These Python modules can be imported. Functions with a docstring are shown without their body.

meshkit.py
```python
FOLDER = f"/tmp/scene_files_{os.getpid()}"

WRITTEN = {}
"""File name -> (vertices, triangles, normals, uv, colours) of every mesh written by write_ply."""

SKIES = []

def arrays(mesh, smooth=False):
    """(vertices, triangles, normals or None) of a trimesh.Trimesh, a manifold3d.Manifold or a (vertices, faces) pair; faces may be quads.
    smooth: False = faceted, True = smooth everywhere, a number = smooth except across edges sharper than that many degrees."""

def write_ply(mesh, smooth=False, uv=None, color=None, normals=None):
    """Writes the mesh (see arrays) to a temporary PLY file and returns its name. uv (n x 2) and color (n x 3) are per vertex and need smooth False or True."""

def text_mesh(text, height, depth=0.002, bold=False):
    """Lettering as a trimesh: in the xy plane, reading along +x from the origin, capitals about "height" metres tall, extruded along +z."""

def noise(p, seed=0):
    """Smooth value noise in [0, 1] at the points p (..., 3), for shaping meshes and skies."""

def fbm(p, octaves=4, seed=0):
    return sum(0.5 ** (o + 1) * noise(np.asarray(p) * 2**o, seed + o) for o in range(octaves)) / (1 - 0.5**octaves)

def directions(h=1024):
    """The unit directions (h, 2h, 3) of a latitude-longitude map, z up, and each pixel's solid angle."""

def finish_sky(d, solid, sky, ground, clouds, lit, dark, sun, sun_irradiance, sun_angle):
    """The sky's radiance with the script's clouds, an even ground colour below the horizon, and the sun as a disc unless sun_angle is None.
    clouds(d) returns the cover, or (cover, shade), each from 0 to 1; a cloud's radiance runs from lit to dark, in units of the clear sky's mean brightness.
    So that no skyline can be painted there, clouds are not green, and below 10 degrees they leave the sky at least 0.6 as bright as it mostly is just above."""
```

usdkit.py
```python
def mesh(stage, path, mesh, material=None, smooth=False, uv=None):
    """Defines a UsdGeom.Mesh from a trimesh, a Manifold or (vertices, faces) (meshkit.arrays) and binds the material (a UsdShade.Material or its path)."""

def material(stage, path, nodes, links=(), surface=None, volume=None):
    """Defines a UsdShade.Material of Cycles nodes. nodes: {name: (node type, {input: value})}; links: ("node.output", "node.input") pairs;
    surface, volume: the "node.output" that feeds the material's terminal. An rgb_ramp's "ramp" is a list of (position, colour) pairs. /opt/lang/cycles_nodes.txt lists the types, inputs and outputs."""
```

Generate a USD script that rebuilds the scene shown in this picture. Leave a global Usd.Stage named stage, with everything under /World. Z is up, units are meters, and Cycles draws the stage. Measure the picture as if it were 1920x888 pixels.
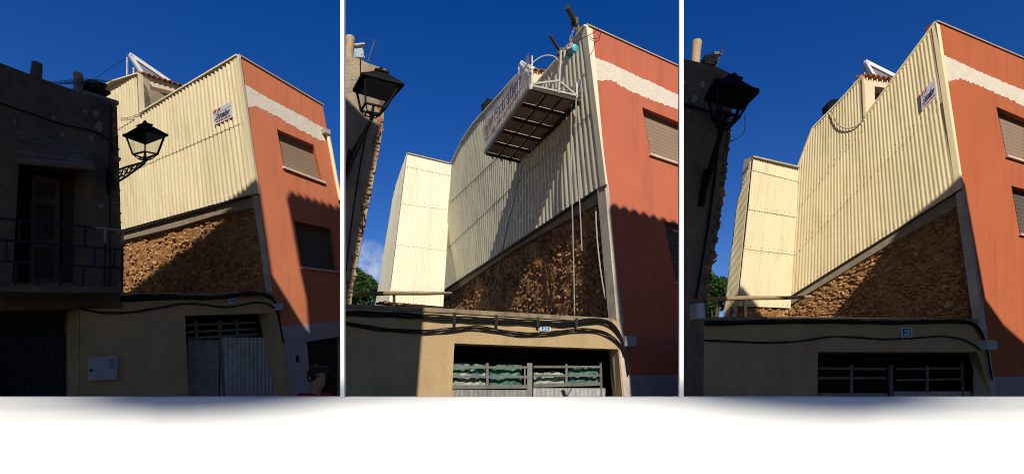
import math, numpy as np, trimesh, usdkit, meshkit
from pxr import Usd, UsdGeom, UsdLux, UsdShade, Gf, Sdf
from shapely.geometry import Polygon, LineString, MultiPolygon, Point, box as sbox
from shapely.ops import unary_union

stage = Usd.Stage.CreateInMemory()
UsdGeom.SetStageUpAxis(stage, UsdGeom.Tokens.z)
UsdGeom.SetStageMetersPerUnit(stage, 1.0)
UsdGeom.Xform.Define(stage, '/World'); UsdGeom.Scope.Define(stage, '/World/Looks')

# ------------------------------------------------------------------ camera
K, VH, CZ = 1000.0, 730.0, 1.6            # focal length and horizon row in photo pixels, eye height
cam = UsdGeom.Camera.Define(stage, '/World/camera')
AP = 36.0
cam.CreateHorizontalApertureAttr(AP); cam.CreateVerticalApertureAttr(AP * 888 / 1920)
cam.CreateFocalLengthAttr(AP * K / 1920)
cam.CreateHorizontalApertureOffsetAttr(0.0)
cam.CreateVerticalApertureOffsetAttr(AP * (VH - 444) / 1920)
cam.CreateClippingRangeAttr(Gf.Vec2f(0.05, 2000))
cam.AddTranslateOp().Set(Gf.Vec3d(0, 0, CZ)); cam.AddRotateXOp().Set(90.0)
cam.CreateExposureAttr(0.02)

# ------------------------------------------------------------------ sky and sun
EL, AZ = math.radians(32), math.radians(10)
SUN = np.array([math.sin(AZ) * math.cos(EL), -math.cos(AZ) * math.cos(EL), math.sin(EL)])
SKY_STRENGTH = 0.09
CLOUD = np.array([-.268, 1.0, .238]) / np.linalg.norm([-.268, 1.0, .238])
sky_mat = usdkit.material(stage, '/World/Looks/sky', {
    'sky': ('sky_texture', {'sky_type': 'single_scattering', 'sun_disc': False, 'sun_elevation': EL,
                            'sun_rotation': math.atan2(SUN[0], SUN[1]), 'altitude': 600.0, 'air_density': 1.0, 'aerosol_density': 0.0, 'ozone_density': 3.0}),
    'sat': ('hsv', {'saturation': 1.38, 'hue': .522}),
    'tc': ('texture_coordinate', {}), 'dv': ('vector_math', {'math_type': 'distance', 'vector2': tuple(CLOUD)}),
    'n': ('noise_texture', {'scale': 26.0, 'detail': 6.0, 'roughness': .6}), 'w': ('map_range', {'from_min': .010, 'from_max': .042, 'to_min': 1.0, 'to_max': 0.0, 'clamp': True}),
    'c': ('map_range', {'from_min': .3, 'from_max': .62, 'to_min': 0.0, 'to_max': 1.0, 'clamp': True}), 'm': ('math', {'math_type': 'multiply'}),
    'mx': ('mix', {'color2': (7.0, 7.3, 8.0)}),
    'bg': ('background_shader', {'strength': SKY_STRENGTH})},
    [('sky.color', 'sat.color'), ('tc.generated', 'dv.vector1'), ('tc.generated', 'n.vector'), ('dv.value', 'w.value'), ('n.fac', 'c.value'), ('w.result', 'm.value1'), ('c.result', 'm.value2'),
     ('m.value', 'mx.fac'), ('sat.color', 'mx.color1'), ('mx.color', 'bg.color')], surface='bg.background')
dome = UsdLux.DomeLight.Define(stage, '/World/sky')
UsdShade.MaterialBindingAPI.Apply(dome.GetPrim()).Bind(sky_mat)
dome.GetPrim().SetCustomDataByKey('kind', 'structure'); dome.GetPrim().SetCustomDataByKey('label', 'deep blue clear sky over the rooftops')
sun = UsdLux.DistantLight.Define(stage, '/World/sun')
sun.CreateIntensityAttr(1.25); sun.CreateAngleAttr(0.28); sun.CreateNormalizeAttr(True); sun.CreateColorAttr(Gf.Vec3f(1.0, 0.93, 0.80))
sun.AddRotateZOp().Set(math.degrees(AZ)); sun.AddRotateXOp().Set(90 - math.degrees(EL))

# ------------------------------------------------------------------ helpers
rng = np.random.default_rng(7)
CAM = np.array([0, 0, CZ]); Z = np.array([0, 0, 1.0])
def unit(a): a = np.asarray(a, float); return a / np.linalg.norm(a)
def ray(u, v): return np.array([(u - 960) / K, 1.0, (VH - v) / K])
def P(u, v, Y): return CAM + ray(u, v) * Y
class Plane:
    """A wall plane: a point and the normal on its outer side."""
    def __init__(s, p, n):
        s.p, s.n = np.asarray(p, float), unit(n)
        if s.n @ (CAM - s.p) < 0: s.n = -s.n
        s.e1 = unit(np.cross(Z, s.n)); s.e2 = np.cross(s.n, s.e1)
    def at(s, u, v, off=0.0):
        r = ray(u, v); q = s.p + s.n * off
        return CAM + r * (((q - CAM) @ s.n) / (r @ s.n))
    def to2(s, q): return np.array([(q - s.p) @ s.e1, (q - s.p) @ s.e2])
    def to3(s, a, b, off=0.0): return s.p + s.e1 * a + s.e2 * b + s.n * off
    def px2(s, u, v, off=0.0): return s.to2(s.at(u, v, off))
LOC, COUNT = {}, {}
def numbered(parent, name):
    k = (parent, name); c = COUNT.get(k, -1) + 1; COUNT[k] = c
    return f'{parent}/{name}' + (f'_{c:03d}' if c else '')
def keys(prim, label=None, cat=None, group=None, kind=None):
    for k, v in (('label', label), ('category', cat), ('group', group), ('kind', kind)):
        if v: prim.SetCustomDataByKey(k, v)
def thing(name, label, cat, loc, group=None, kind=None):
    path = numbered('/World', name); x = UsdGeom.Xform.Define(stage, path)
    loc = np.asarray(loc, float); x.AddTranslateOp().Set(Gf.Vec3d(*map(float, loc)))
    LOC[path] = loc; keys(x.GetPrim(), label, cat, group, kind); return path
def join(ms):
    ms = [m for m in (tri(m) for m in ms) if len(m.faces)]
    return trimesh.util.concatenate(ms)
def tri(m):
    if isinstance(m, trimesh.Trimesh): return m
    v, f, _ = meshkit.arrays(m); return trimesh.Trimesh(v, f, process=False)
def obj(name, mesh, mat, parent='/World', smooth=False, label=None, cat=None, group=None, kind=None):
    mesh = join(mesh) if isinstance(mesh, list) else tri(mesh)
    path = numbered(parent, name); off = LOC.get(parent, np.zeros(3))
    if parent == '/World':
        b = mesh.bounds; off = np.array([(b[0, 0] + b[1, 0]) / 2, (b[0, 1] + b[1, 1]) / 2, b[0, 2]])
    m = mesh.copy(); m.vertices = m.vertices - off
    g = usdkit.mesh(stage, path, m, mat, smooth=smooth)
    if parent == '/World': g.AddTranslateOp().Set(Gf.Vec3d(*map(float, off)))
    LOC[path] = off; keys(g.GetPrim(), label, cat, group, kind); return path
def poly_slab(poly, pl, depth, off=0.0, dirv=None):
    """A shapely polygon in the plane's own coordinates as a slab of that depth behind its front."""
    out = []
    for g in getattr(poly, 'geoms', [poly]):
        if g.is_empty or g.area < 1e-6: continue
        m = trimesh.creation.extrude_polygon(g, depth, engine='earcut')
        v = m.vertices
        m.vertices = pl.p + np.outer(v[:, 0], pl.e1) + np.outer(v[:, 1], pl.e2) + np.full((len(v), 1), off) * pl.n + np.outer(depth - v[:, 2], -pl.n if dirv is None else unit(dirv))
        out.append(m)
    return trimesh.util.concatenate(out)
def pxpoly(pts, pl, off=0.0): return Polygon([pl.px2(u, v, off) for u, v in pts]).buffer(0)
def slab(pts, pl, depth=0.3, off=0.0, holes=(), dirv=None):
    p = pxpoly(pts, pl, off)
    for h in holes: p = p.difference(pxpoly(h, pl, off))
    return poly_slab(p, pl, depth, off, dirv)
def bar(a, b, w, h=None, up=Z):
    a, b = np.asarray(a, float), np.asarray(b, float); h = h or w; d = b - a; L = np.linalg.norm(d); d = d / L
    s = np.cross(up, d)
    if np.linalg.norm(s) < 1e-4: s = np.cross([1, 0, 0], d)
    s = unit(s); t = np.cross(d, s)
    m = trimesh.creation.box((L, w, h)); M = np.eye(4); M[:3, 0], M[:3, 1], M[:3, 2], M[:3, 3] = d, s, t, (a + b) / 2
    m.apply_transform(M); return m
def tube(pts, r, n=8):
    pts = np.asarray(pts, float); rr = np.broadcast_to(np.asarray(r, float), len(pts)); V, F = [], []
    for i, p in enumerate(pts):
        d = unit(pts[min(i + 1, len(pts) - 1)] - pts[max(i - 1, 0)])
        s = np.cross(d, Z if abs(d[2]) < .95 else [1, 0, 0]); s = unit(s); t = np.cross(s, d)
        for k in range(n):
            a = 2 * math.pi * k / n; V.append(p + rr[i] * (math.cos(a) * s + math.sin(a) * t))
    for i in range(len(pts) - 1):
        for k in range(n):
            a, b = i * n + k, i * n + (k + 1) % n; F += [[a, b, b + n], [a, b + n, a + n]]
    c0, c1 = len(V), len(V) + 1; V += [pts[0], pts[-1]]; e = (len(pts) - 1) * n
    for k in range(n): F += [[c0, (k + 1) % n, k], [c1, e + k, e + (k + 1) % n]]
    m = trimesh.Trimesh(np.array(V), np.array(F), process=False); m.fix_normals(); return m
def spline(pts, n=40):
    from scipy.interpolate import CubicSpline
    pts = np.asarray(pts, float); t = np.r_[0, np.cumsum(np.linalg.norm(np.diff(pts, axis=0), axis=1))]
    return CubicSpline(t, pts)(np.linspace(0, t[-1], n))
def box_at(c, size, rot=0.0):
    m = trimesh.creation.box(size); m.apply_transform(trimesh.transformations.rotation_matrix(rot, [0, 0, 1])); m.apply_translation(c); return m
def rough_edge(a, b, n, amp, seed):
    r = np.random.default_rng(seed); a, b = np.array(a, float), np.array(b, float); d = b - a; nn = np.array([-d[1], d[0]]) / np.linalg.norm(d)
    return [tuple(a + d * t + nn * amp * r.uniform(-1, 1)) for t in np.linspace(0, 1, n)]
def rough_line(pts, n, amp, seed):
    out = []
    for i in range(len(pts) - 1): out += rough_edge(pts[i], pts[i + 1], n, amp, seed + i)[:-1] + []
    return out + [pts[-1]]

# ------------------------------------------------------------------ materials
def mat(name, c1, c2=None, rough=0.8, scale=3.0, fine=60.0, bump=0.15, dist=0.01, streak=0.0, c3=None, metallic=0.0, spec=0.3, vary=0.0, grain=.13):
    """Noise-coloured surface: c1/c2 in broad patches, c3 in streaks that run down, fine relief."""
    c2 = c2 if c2 is not None else tuple(x * .8 for x in c1); c3 = c3 or tuple(x * .55 for x in c1)
    nodes = {'g': ('geometry', {}), 'n1': ('noise_texture', {'scale': scale, 'detail': 6.0, 'roughness': .62}),
             'r1': ('rgb_ramp', {'ramp': [(.32, c1), (.68, c2)]}),
             'n2': ('noise_texture', {'scale': fine, 'detail': 4.0, 'roughness': .6}),
             'fm': ('map_range', {'from_min': .3, 'from_max': .7, 'to_min': 1 - grain, 'to_max': 1 + grain * .9, 'clamp': True}),
             'mul': ('mix', {'mix_type': 'multiply', 'fac': 1.0}),
             'b': ('bump', {'strength': bump, 'distance': dist}),
             'p': ('principled_bsdf', {'roughness': rough, 'metallic': metallic, 'specular_ior_level': spec})}
    links = [('g.position', 'n1.vector'), ('g.position', 'n2.vector'), ('n1.fac', 'r1.fac'), ('n2.fac', 'fm.value'), ('n2.fac', 'b.height'), ('b.normal', 'p.normal')]
    col = 'r1.color'
    if streak:
        nodes.update({'mp': ('mapping', {'scale': (5.0, 5.0, .35)}), 'n3': ('noise_texture', {'scale': 1.0, 'detail': 5.0, 'roughness': .65}),
                      'sm': ('map_range', {'from_min': .5, 'from_max': .75, 'to_min': 0.0, 'to_max': streak, 'clamp': True}), 'sx': ('mix', {'color2': c3})})
        links += [('g.position', 'mp.vector'), ('mp.vector', 'n3.vector'), ('n3.fac', 'sm.value'), ('sm.result', 'sx.fac'), (col, 'sx.color1')]; col = 'sx.color'
    if vary:
        nodes.update({'oi': ('object_info', {}), 'vm': ('map_range', {'to_min': 1 - vary, 'to_max': 1 + vary}), 'vx': ('mix', {'mix_type': 'multiply', 'fac': 1.0})})
        links += [('oi.random', 'vm.value'), ('vm.result', 'vx.color2'), (col, 'vx.color1')]; col = 'vx.color'
    links += [(col, 'mul.color1'), ('fm.result', 'mul.color2'), ('mul.color', 'p.base_color')]
    return usdkit.material(stage, '/World/Looks/' + name, nodes, links, surface='p.BSDF')
M = {}
M['white_paint'] = mat('white_paint', (.86, .86, .86), (.85, .85, .84), rough=.9, bump=.005, fine=90, spec=.1, grain=.008)
M['asphalt'] = mat('asphalt', (.045, .045, .047), (.06, .058, .055), rough=.9, scale=1.2, bump=.4)
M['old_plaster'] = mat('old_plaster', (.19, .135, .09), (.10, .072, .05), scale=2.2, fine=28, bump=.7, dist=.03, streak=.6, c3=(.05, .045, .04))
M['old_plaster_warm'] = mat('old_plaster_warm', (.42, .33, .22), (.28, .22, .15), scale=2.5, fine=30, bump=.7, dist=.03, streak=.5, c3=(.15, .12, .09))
M['brick_edge'] = mat('brick_edge', (.40, .19, .08), (.24, .12, .06), scale=9, fine=30, bump=.8, dist=.03, vary=.25)
M['pale_patch'] = mat('pale_patch', (.30, .28, .25), (.2, .19, .17), scale=12, bump=.5)
M['chimney_clay'] = mat('chimney_clay', (.46, .34, .20), (.34, .25, .16), scale=9, fine=50, bump=.5)
M['black_iron'] = mat('black_iron', (.006, .006, .007), (.009, .009, .01), rough=.7, scale=20, bump=.1, spec=.12)
M['blue_iron'] = mat('blue_iron', (.012, .018, .035), (.02, .022, .03), rough=.5, scale=20, bump=.1)
M['dark_wood'] = mat('dark_wood', (.05, .032, .02), (.03, .02, .014), scale=6, bump=.3, streak=.5, c3=(.015, .01, .008))
M['door_wood'] = mat('door_wood', (.13, .085, .055), (.09, .06, .04), scale=5, bump=.3, streak=.5, c3=(.05, .03, .02))
M['esparto'] = mat('esparto', (.20, .18, .14), (.12, .105, .085), scale=14, fine=90, bump=.6, vary=.3)
M['void'] = mat('void', (.012, .011, .01), (.016, .014, .012))
M['cable'] = mat('cable', (.006, .006, .007), (.01, .01, .01), rough=.55, bump=.1, spec=.2)
M['grey_box'] = mat('grey_box', (.42, .43, .45), (.36, .37, .4), rough=.5, bump=.05)
M['metal_grey'] = mat('metal_grey', (.21, .205, .19), (.14, .14, .13), rough=.55, scale=7, bump=.15, streak=.6, c3=(.12, .09, .06), metallic=.3)
M['corr_door'] = mat('corr_door', (.28, .28, .255), (.18, .18, .17), rough=.6, scale=7, bump=.15, streak=.7, c3=(.12, .11, .1))
M['corr_door_pale'] = mat('corr_door_pale', (.44, .44, .41), (.27, .27, .255), rough=.6, scale=7, bump=.15, streak=.7, c3=(.2, .19, .17))
M['tarp'] = mat('tarp', (.045, .13, .10), (.09, .19, .145), rough=.55, scale=6, bump=.2)
M['tarp_pale'] = mat('tarp_pale', (.35, .36, .27), (.24, .30, .23), rough=.55, scale=6, bump=.2)
M['plaster_cream'] = mat('plaster_cream', (.70, .63, .53), (.62, .55, .45), scale=4, fine=30, bump=.4, dist=.02)
M['attic_cream'] = mat('attic_cream', (.72, .60, .42), (.66, .54, .38), scale=3, bump=.2)
M['roof_tile'] = mat('roof_tile', (.42, .14, .06), (.30, .11, .06), scale=9, bump=.4, vary=.25)
M['coping'] = mat('coping', (.48, .40, .30), (.35, .29, .22), scale=6, bump=.3)
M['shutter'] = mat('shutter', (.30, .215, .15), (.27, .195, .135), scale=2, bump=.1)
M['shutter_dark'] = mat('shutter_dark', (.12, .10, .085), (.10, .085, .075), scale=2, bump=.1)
M['sill'] = mat('sill', (.62, .50, .40), (.5, .4, .32), bump=.2)
M['band_render'] = mat('band_render', (.33, .26, .18), (.25, .20, .14), scale=4, fine=30, bump=.4, streak=.4, c3=(.16, .12, .08))
M['earth'] = mat('earth', (.46, .235, .085), (.28, .135, .05), scale=2.2, fine=22, bump=1.0, dist=.05, streak=.5, c3=(.10, .055, .03))
M['stone'] = mat('stone', (.44, .24, .10), (.32, .165, .07), scale=5, fine=40, bump=.6, dist=.02, vary=.5)
M['stone_dark'] = mat('stone_dark', (.32, .155, .07), (.20, .10, .05), scale=5, fine=40, bump=.6, dist=.02, vary=.4)
M['pillar'] = mat('pillar', (.58, .52, .44), (.38, .34, .29), scale=3, fine=30, bump=.5, dist=.02, streak=.5, c3=(.26, .23, .20))
M['garage_wall'] = mat('garage_wall', (.46, .33, .175), (.385, .27, .14), scale=1.6, fine=35, bump=.35, dist=.02, streak=.45, c3=(.26, .19, .11))
M['garage_coping'] = mat('garage_coping', (.30, .23, .14), (.16, .125, .085), scale=6, fine=35, bump=.5, streak=.5, c3=(.07, .055, .04))
M['plinth'] = mat('plinth', (.36, .33, .34), (.30, .27, .28), scale=3, bump=.3)
M['solar_white'] = mat('solar_white', (.80, .80, .82), (.74, .74, .76), rough=.4, bump=.02)
M['solar_under'] = mat('solar_under', (.26, .26, .32), (.22, .22, .28), rough=.6, bump=.05)
M['sign_white'] = mat('sign_white', (.62, .62, .66), (.56, .56, .60), rough=.5, bump=.02)
M['sign_red'] = mat('sign_red', (.42, .03, .03), (.38, .03, .03), rough=.5, bump=.02)
M['sign_navy'] = mat('sign_navy', (.02, .025, .09), (.02, .025, .08), rough=.5, bump=.02)
M['plate_blue'] = mat('plate_blue', (.05, .12, .28), (.05, .11, .25), rough=.3, bump=.02)
M['plate_white'] = mat('plate_white', (.75, .76, .8), (.7, .71, .75), rough=.3, bump=.02)
M['beam_wood'] = mat('beam_wood', (.38, .26, .14), (.28, .19, .10), scale=6, bump=.4)
M['ply'] = mat('ply', (.50, .36, .25), (.40, .28, .19), scale=3, bump=.2, vary=.12)
M['white_steel'] = mat('white_steel', (.52, .50, .45), (.36, .34, .30), rough=.5, scale=10, bump=.1)
M['rust_steel'] = mat('rust_steel', (.07, .045, .03), (.04, .03, .025), rough=.6, scale=10, bump=.2)
M['yellow_steel'] = mat('yellow_steel', (.45, .32, .06), (.3, .2, .05), rough=.6, scale=10, bump=.2)
M['cyan_paint'] = mat('cyan_paint', (.08, .52, .66), (.08, .46, .6), rough=.4, bump=.05)
M['skin'] = mat('skin', (.36, .2, .14), (.32, .17, .12), rough=.55, bump=.05)
M['hair'] = mat('hair', (.012, .009, .008), (.02, .015, .012), rough=.5, bump=.6, fine=120)
M['red_shirt'] = mat('red_shirt', (.42, .015, .015), (.36, .012, .012), rough=.85, bump=.2)
M['jeans'] = mat('jeans', (.03, .04, .08), (.04, .05, .09), rough=.85, bump=.3)
M['bark'] = mat('bark', (.10, .07, .045), (.06, .045, .03), scale=8, bump=.6)
M['rope'] = mat('rope', (.42, .40, .36), (.3, .28, .25), scale=30, bump=.3)
M['box_blue'] = mat('box_blue', (.10, .30, .42), (.14, .34, .44), rough=.4, bump=.05)
M['box_clear'] = mat('box_clear', (.40, .46, .52), (.33, .40, .47), rough=.3, bump=.05)
M['blocker_dark'] = mat('blocker_dark', (.05, .042, .035), (.04, .033, .028), bump=.3)  # dark coat of the unseen shade blockers
# one house thrice: paint tones differ to carry each corner's light balance
REDS = [((.58, .185, .09), (.53, .165, .08)), ((.49, .135, .075), (.45, .12, .065)), ((.46, .122, .05), (.42, .108, .044))]
YELS = [((.76, .65, .42), (.71, .60, .38)), ((.80, .74, .55), (.75, .69, .51)), ((.84, .71, .43), (.79, .66, .39))]
M['wing2'] = mat('yellow_wing_sheet', (.84, .73, .47), (.79, .68, .43), rough=.6, scale=1.5, fine=12, bump=.02, streak=.4, grain=.04, vary=.04)  # wing's yellow toned apart from its side wall to correct sunlit brightness
for i in range(3):
    M[f'red{i}'] = mat(f'red_render_{i}', *REDS[i], scale=1.3, fine=38, bump=.22, dist=.012, streak=.55, c3=tuple(x * .62 for x in REDS[i][0]), grain=.06)
    M[f'yel{i}'] = mat(f'yellow_sheet_{i}', *YELS[i], rough=.6, scale=1.5, fine=12, bump=.02, streak=.6, c3=tuple(x * q for x, q in zip(YELS[i][0], (.66, .58, .46))), vary=.06, grain=.05)
    M[f'trim{i}'] = mat(f'yellow_trim_{i}', tuple(x * 1.02 for x in YELS[i][0]), tuple(x * .95 for x in YELS[i][0]), rough=.55, scale=3, bump=.02, grain=.03)
M['leaf'] = usdkit.material(stage, '/World/Looks/leaf', {
    'g': ('geometry', {}), 'r': ('rgb_ramp', {'ramp': [(0, (.05, .11, .02)), (.5, (.09, .18, .03)), (1, (.15, .24, .045))]}),
    'p': ('principled_bsdf', {'roughness': .5, 'specular_ior_level': .3}), 't': ('translucent_bsdf', {}), 'm': ('mix_closure', {'fac': .3})},
    [('g.random_per_island', 'r.fac'), ('r.color', 'p.base_color'), ('r.color', 't.color'), ('p.BSDF', 'm.closure1'), ('t.BSDF', 'm.closure2')], surface='m.closure')
M['lamp_glass'] = usdkit.material(stage, '/World/Looks/lamp_glass', {'t': ('transparent_bsdf', {'color': (.97, .975, .97)}), 'g': ('glossy_bsdf', {'roughness': .04}), 'm': ('mix_closure', {'fac': .035})},
    [('t.BSDF', 'm.closure1'), ('g.BSDF', 'm.closure2')], surface='m.closure')
def netting(name, color, cover):
    return usdkit.material(stage, '/World/Looks/' + name, {
        'g': ('geometry', {}), 'n': ('noise_texture', {'scale': 9.0, 'detail': 3.0}), 'mr': ('map_range', {'from_min': .35, 'from_max': .65, 'to_min': cover - .12, 'to_max': cover + .08, 'clamp': True}),
        'd': ('diffuse_bsdf', {'color': color}), 'tl': ('translucent_bsdf', {'color': color}), 'dm': ('mix_closure', {'fac': .45}), 't': ('transparent_bsdf', {}), 'm': ('mix_closure', {})},
        [('g.position', 'n.vector'), ('n.fac', 'mr.value'), ('mr.result', 'm.fac'), ('d.BSDF', 'dm.closure1'), ('tl.BSDF', 'dm.closure2'), ('t.BSDF', 'm.closure1'), ('dm.closure', 'm.closure2')], surface='m.closure')
M['net_white'] = netting('net_white', (.62, .62, .66), .62)
M['net_red'] = netting('net_red', (.50, .10, .09), .55)
M['net_blue'] = netting('net_blue', (.10, .11, .28), .55)

# ------------------------------------------------------------------ the ground
g = trimesh.creation.box((600, 600, .2)); g.apply_translation((0, 200, -.1))
obj('ground', g, M['asphalt'], kind='structure', label='dark asphalt street')

# ------------------------------------------------------------------ the walls' planes (three street corners)
class Corner:
    """A street corner: frontage plane, clad side wall plane; top and foot of the corner edge in the photograph."""
    def __init__(s, base_px, base_Y, front_dir, top_px, side_dir):
        b = P(*base_px, base_Y); fd = np.array([*front_dir, 0.0]); sd = np.array([*side_dir, 0.0])
        s.F = Plane(b, np.cross(fd, Z)); s.A = s.F.at(*top_px); s.B = b
        s.Y = Plane(s.A, np.cross(sd, s.A - b))
        s.sd = unit(sd); s.fd = unit(fd)
C1 = Corner((513, 558), 12.0, (.5, .87), (447, 105), (-.84, .54))
C2 = Corner((1165, 600), 12.0, (.9, .43), (1099, 48), (-.40, .917))
C3 = Corner((1850, 740), 12.72, (.926, .375), (1755, 42), (-.76, .65))

# ------------------------------------------------------------------ builders
def sheets(parent, m, pl, outline, top, bottom, ribs, seams, per=9, amp=.021, seed=0, off=0.02, samples=6):
    """Corrugated sheets on a wall: ribs run from the line TOP to the line BOTTOM (photo points), cut by OUTLINE; seams are lines
    where an upper sheet laps over a lower one. Every sheet is a part."""
    r = np.random.default_rng(seed)
    T0, T1, B0, B1 = (pl.px2(*q) for q in (*top, *bottom)); area = pxpoly(outline, pl)
    n = ribs * samples + 1; S = np.linspace(0, 1, n); L = [LineString([pl.px2(*a), pl.px2(*b)]) for a, b in seams]
    cols = {}
    for j, s in enumerate(S):
        a, b = T0 + (T1 - T0) * s, B0 + (B1 - B0) * s; d = b - a
        hit = LineString([a - d * .3, b + d * .3]).intersection(area)
        if hit.is_empty or hit.length < .02: continue
        if hit.geom_type != 'LineString': hit = max((h for h in hit.geoms if h.geom_type == 'LineString'), key=lambda h: h.length, default=None)
        if hit is None: continue
        q = np.array(hit.coords); t = sorted((p - a) @ d / (d @ d) for p in q); t0, t1 = t[0], t[-1]
        cut = [t0]
        for l in L:
            x = LineString([a - d, b + d]).intersection(l)
            cut.append(float(np.clip(((np.array(x.coords[0]) - a) @ d / (d @ d)) if not x.is_empty else t0, t0, t1)))
        cut = sorted(cut) + [t1]
        cols[j] = (a, d, cut)
    screws = []
    for c in range(0, n - 1, per * samples):
        js = [j for j in range(c, min(c + per * samples, n - 1) + 1) if j in cols]
        if len(js) < 3: continue
        for row in range(len(L) + 1):
            for j in js[samples // 2::samples * 2]:
                a, d, cut = cols[j]
                if (cut[row + 1] - cut[row]) * np.linalg.norm(d) > .5:
                    for f in (.05, .95):
                        w = a + d * (cut[row] + (cut[row + 1] - cut[row]) * f); screws.append(pl.to3(w[0], w[1], off + amp + .012))
            V, ok, div = [], [], 8; lift = .010 + r.uniform(0, .004)
            for j in js:
                a, d, cut = cols[j]; t0, t1 = cut[row], cut[row + 1]; ok.append((t1 - t0) * np.linalg.norm(d) > .06)
                ph = j / samples; prof = .5 - .5 * math.cos(2 * math.pi * ph); prof = prof ** .8
                if row < len(L): t1 = t1 + .03 / np.linalg.norm(d)
                for k in range(div):
                    f = k / (div - 1); w = a + d * (t0 + (t1 - t0) * f)
                    z = off + amp * prof + lift * f + .022 * (meshkit.noise(np.array([w[0] * 1.1, w[1] * .9, seed + 3.3])) - .5) + .009 * (meshkit.noise(np.array([w[0] * 5.0, w[1] * 1.6, seed + 8.1])) - .5)
                    V.append(pl.to3(w[0], w[1], z))
            runs, cur = [], []
            for i, o in enumerate(ok + [False]):
                if o: cur.append(i)
                else:
                    if len(cur) > 3: runs.append(cur)
                    cur = []
            for run in runs:
                v = np.array([V[i * div + k] for i in run for k in range(div)]); F = []
                for i in range(len(run) - 1):
                    for k in range(div - 1):
                        a0 = i * div + k; F += [[a0, a0 + 1, a0 + div + 1], [a0, a0 + div + 1, a0 + div]]
                me = trimesh.Trimesh(v, np.array(F), process=False)
                if me.face_normals.mean(0) @ pl.n < 0: me.invert()
                obj('corrugated_sheet', me, m, parent, smooth=True)
    if screws:
        hd = trimesh.creation.cylinder(.009, .005, sections=6); R = np.eye(4); R[:3, 0], R[:3, 1], R[:3, 2] = pl.e1, pl.e2, pl.n; hd.apply_transform(R); vs = []
        for q in screws: c_ = hd.copy(); c_.apply_translation(q); vs.append(c_)
        obj('screw_heads', vs, M['rust_steel'], parent, kind='stuff')

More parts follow.
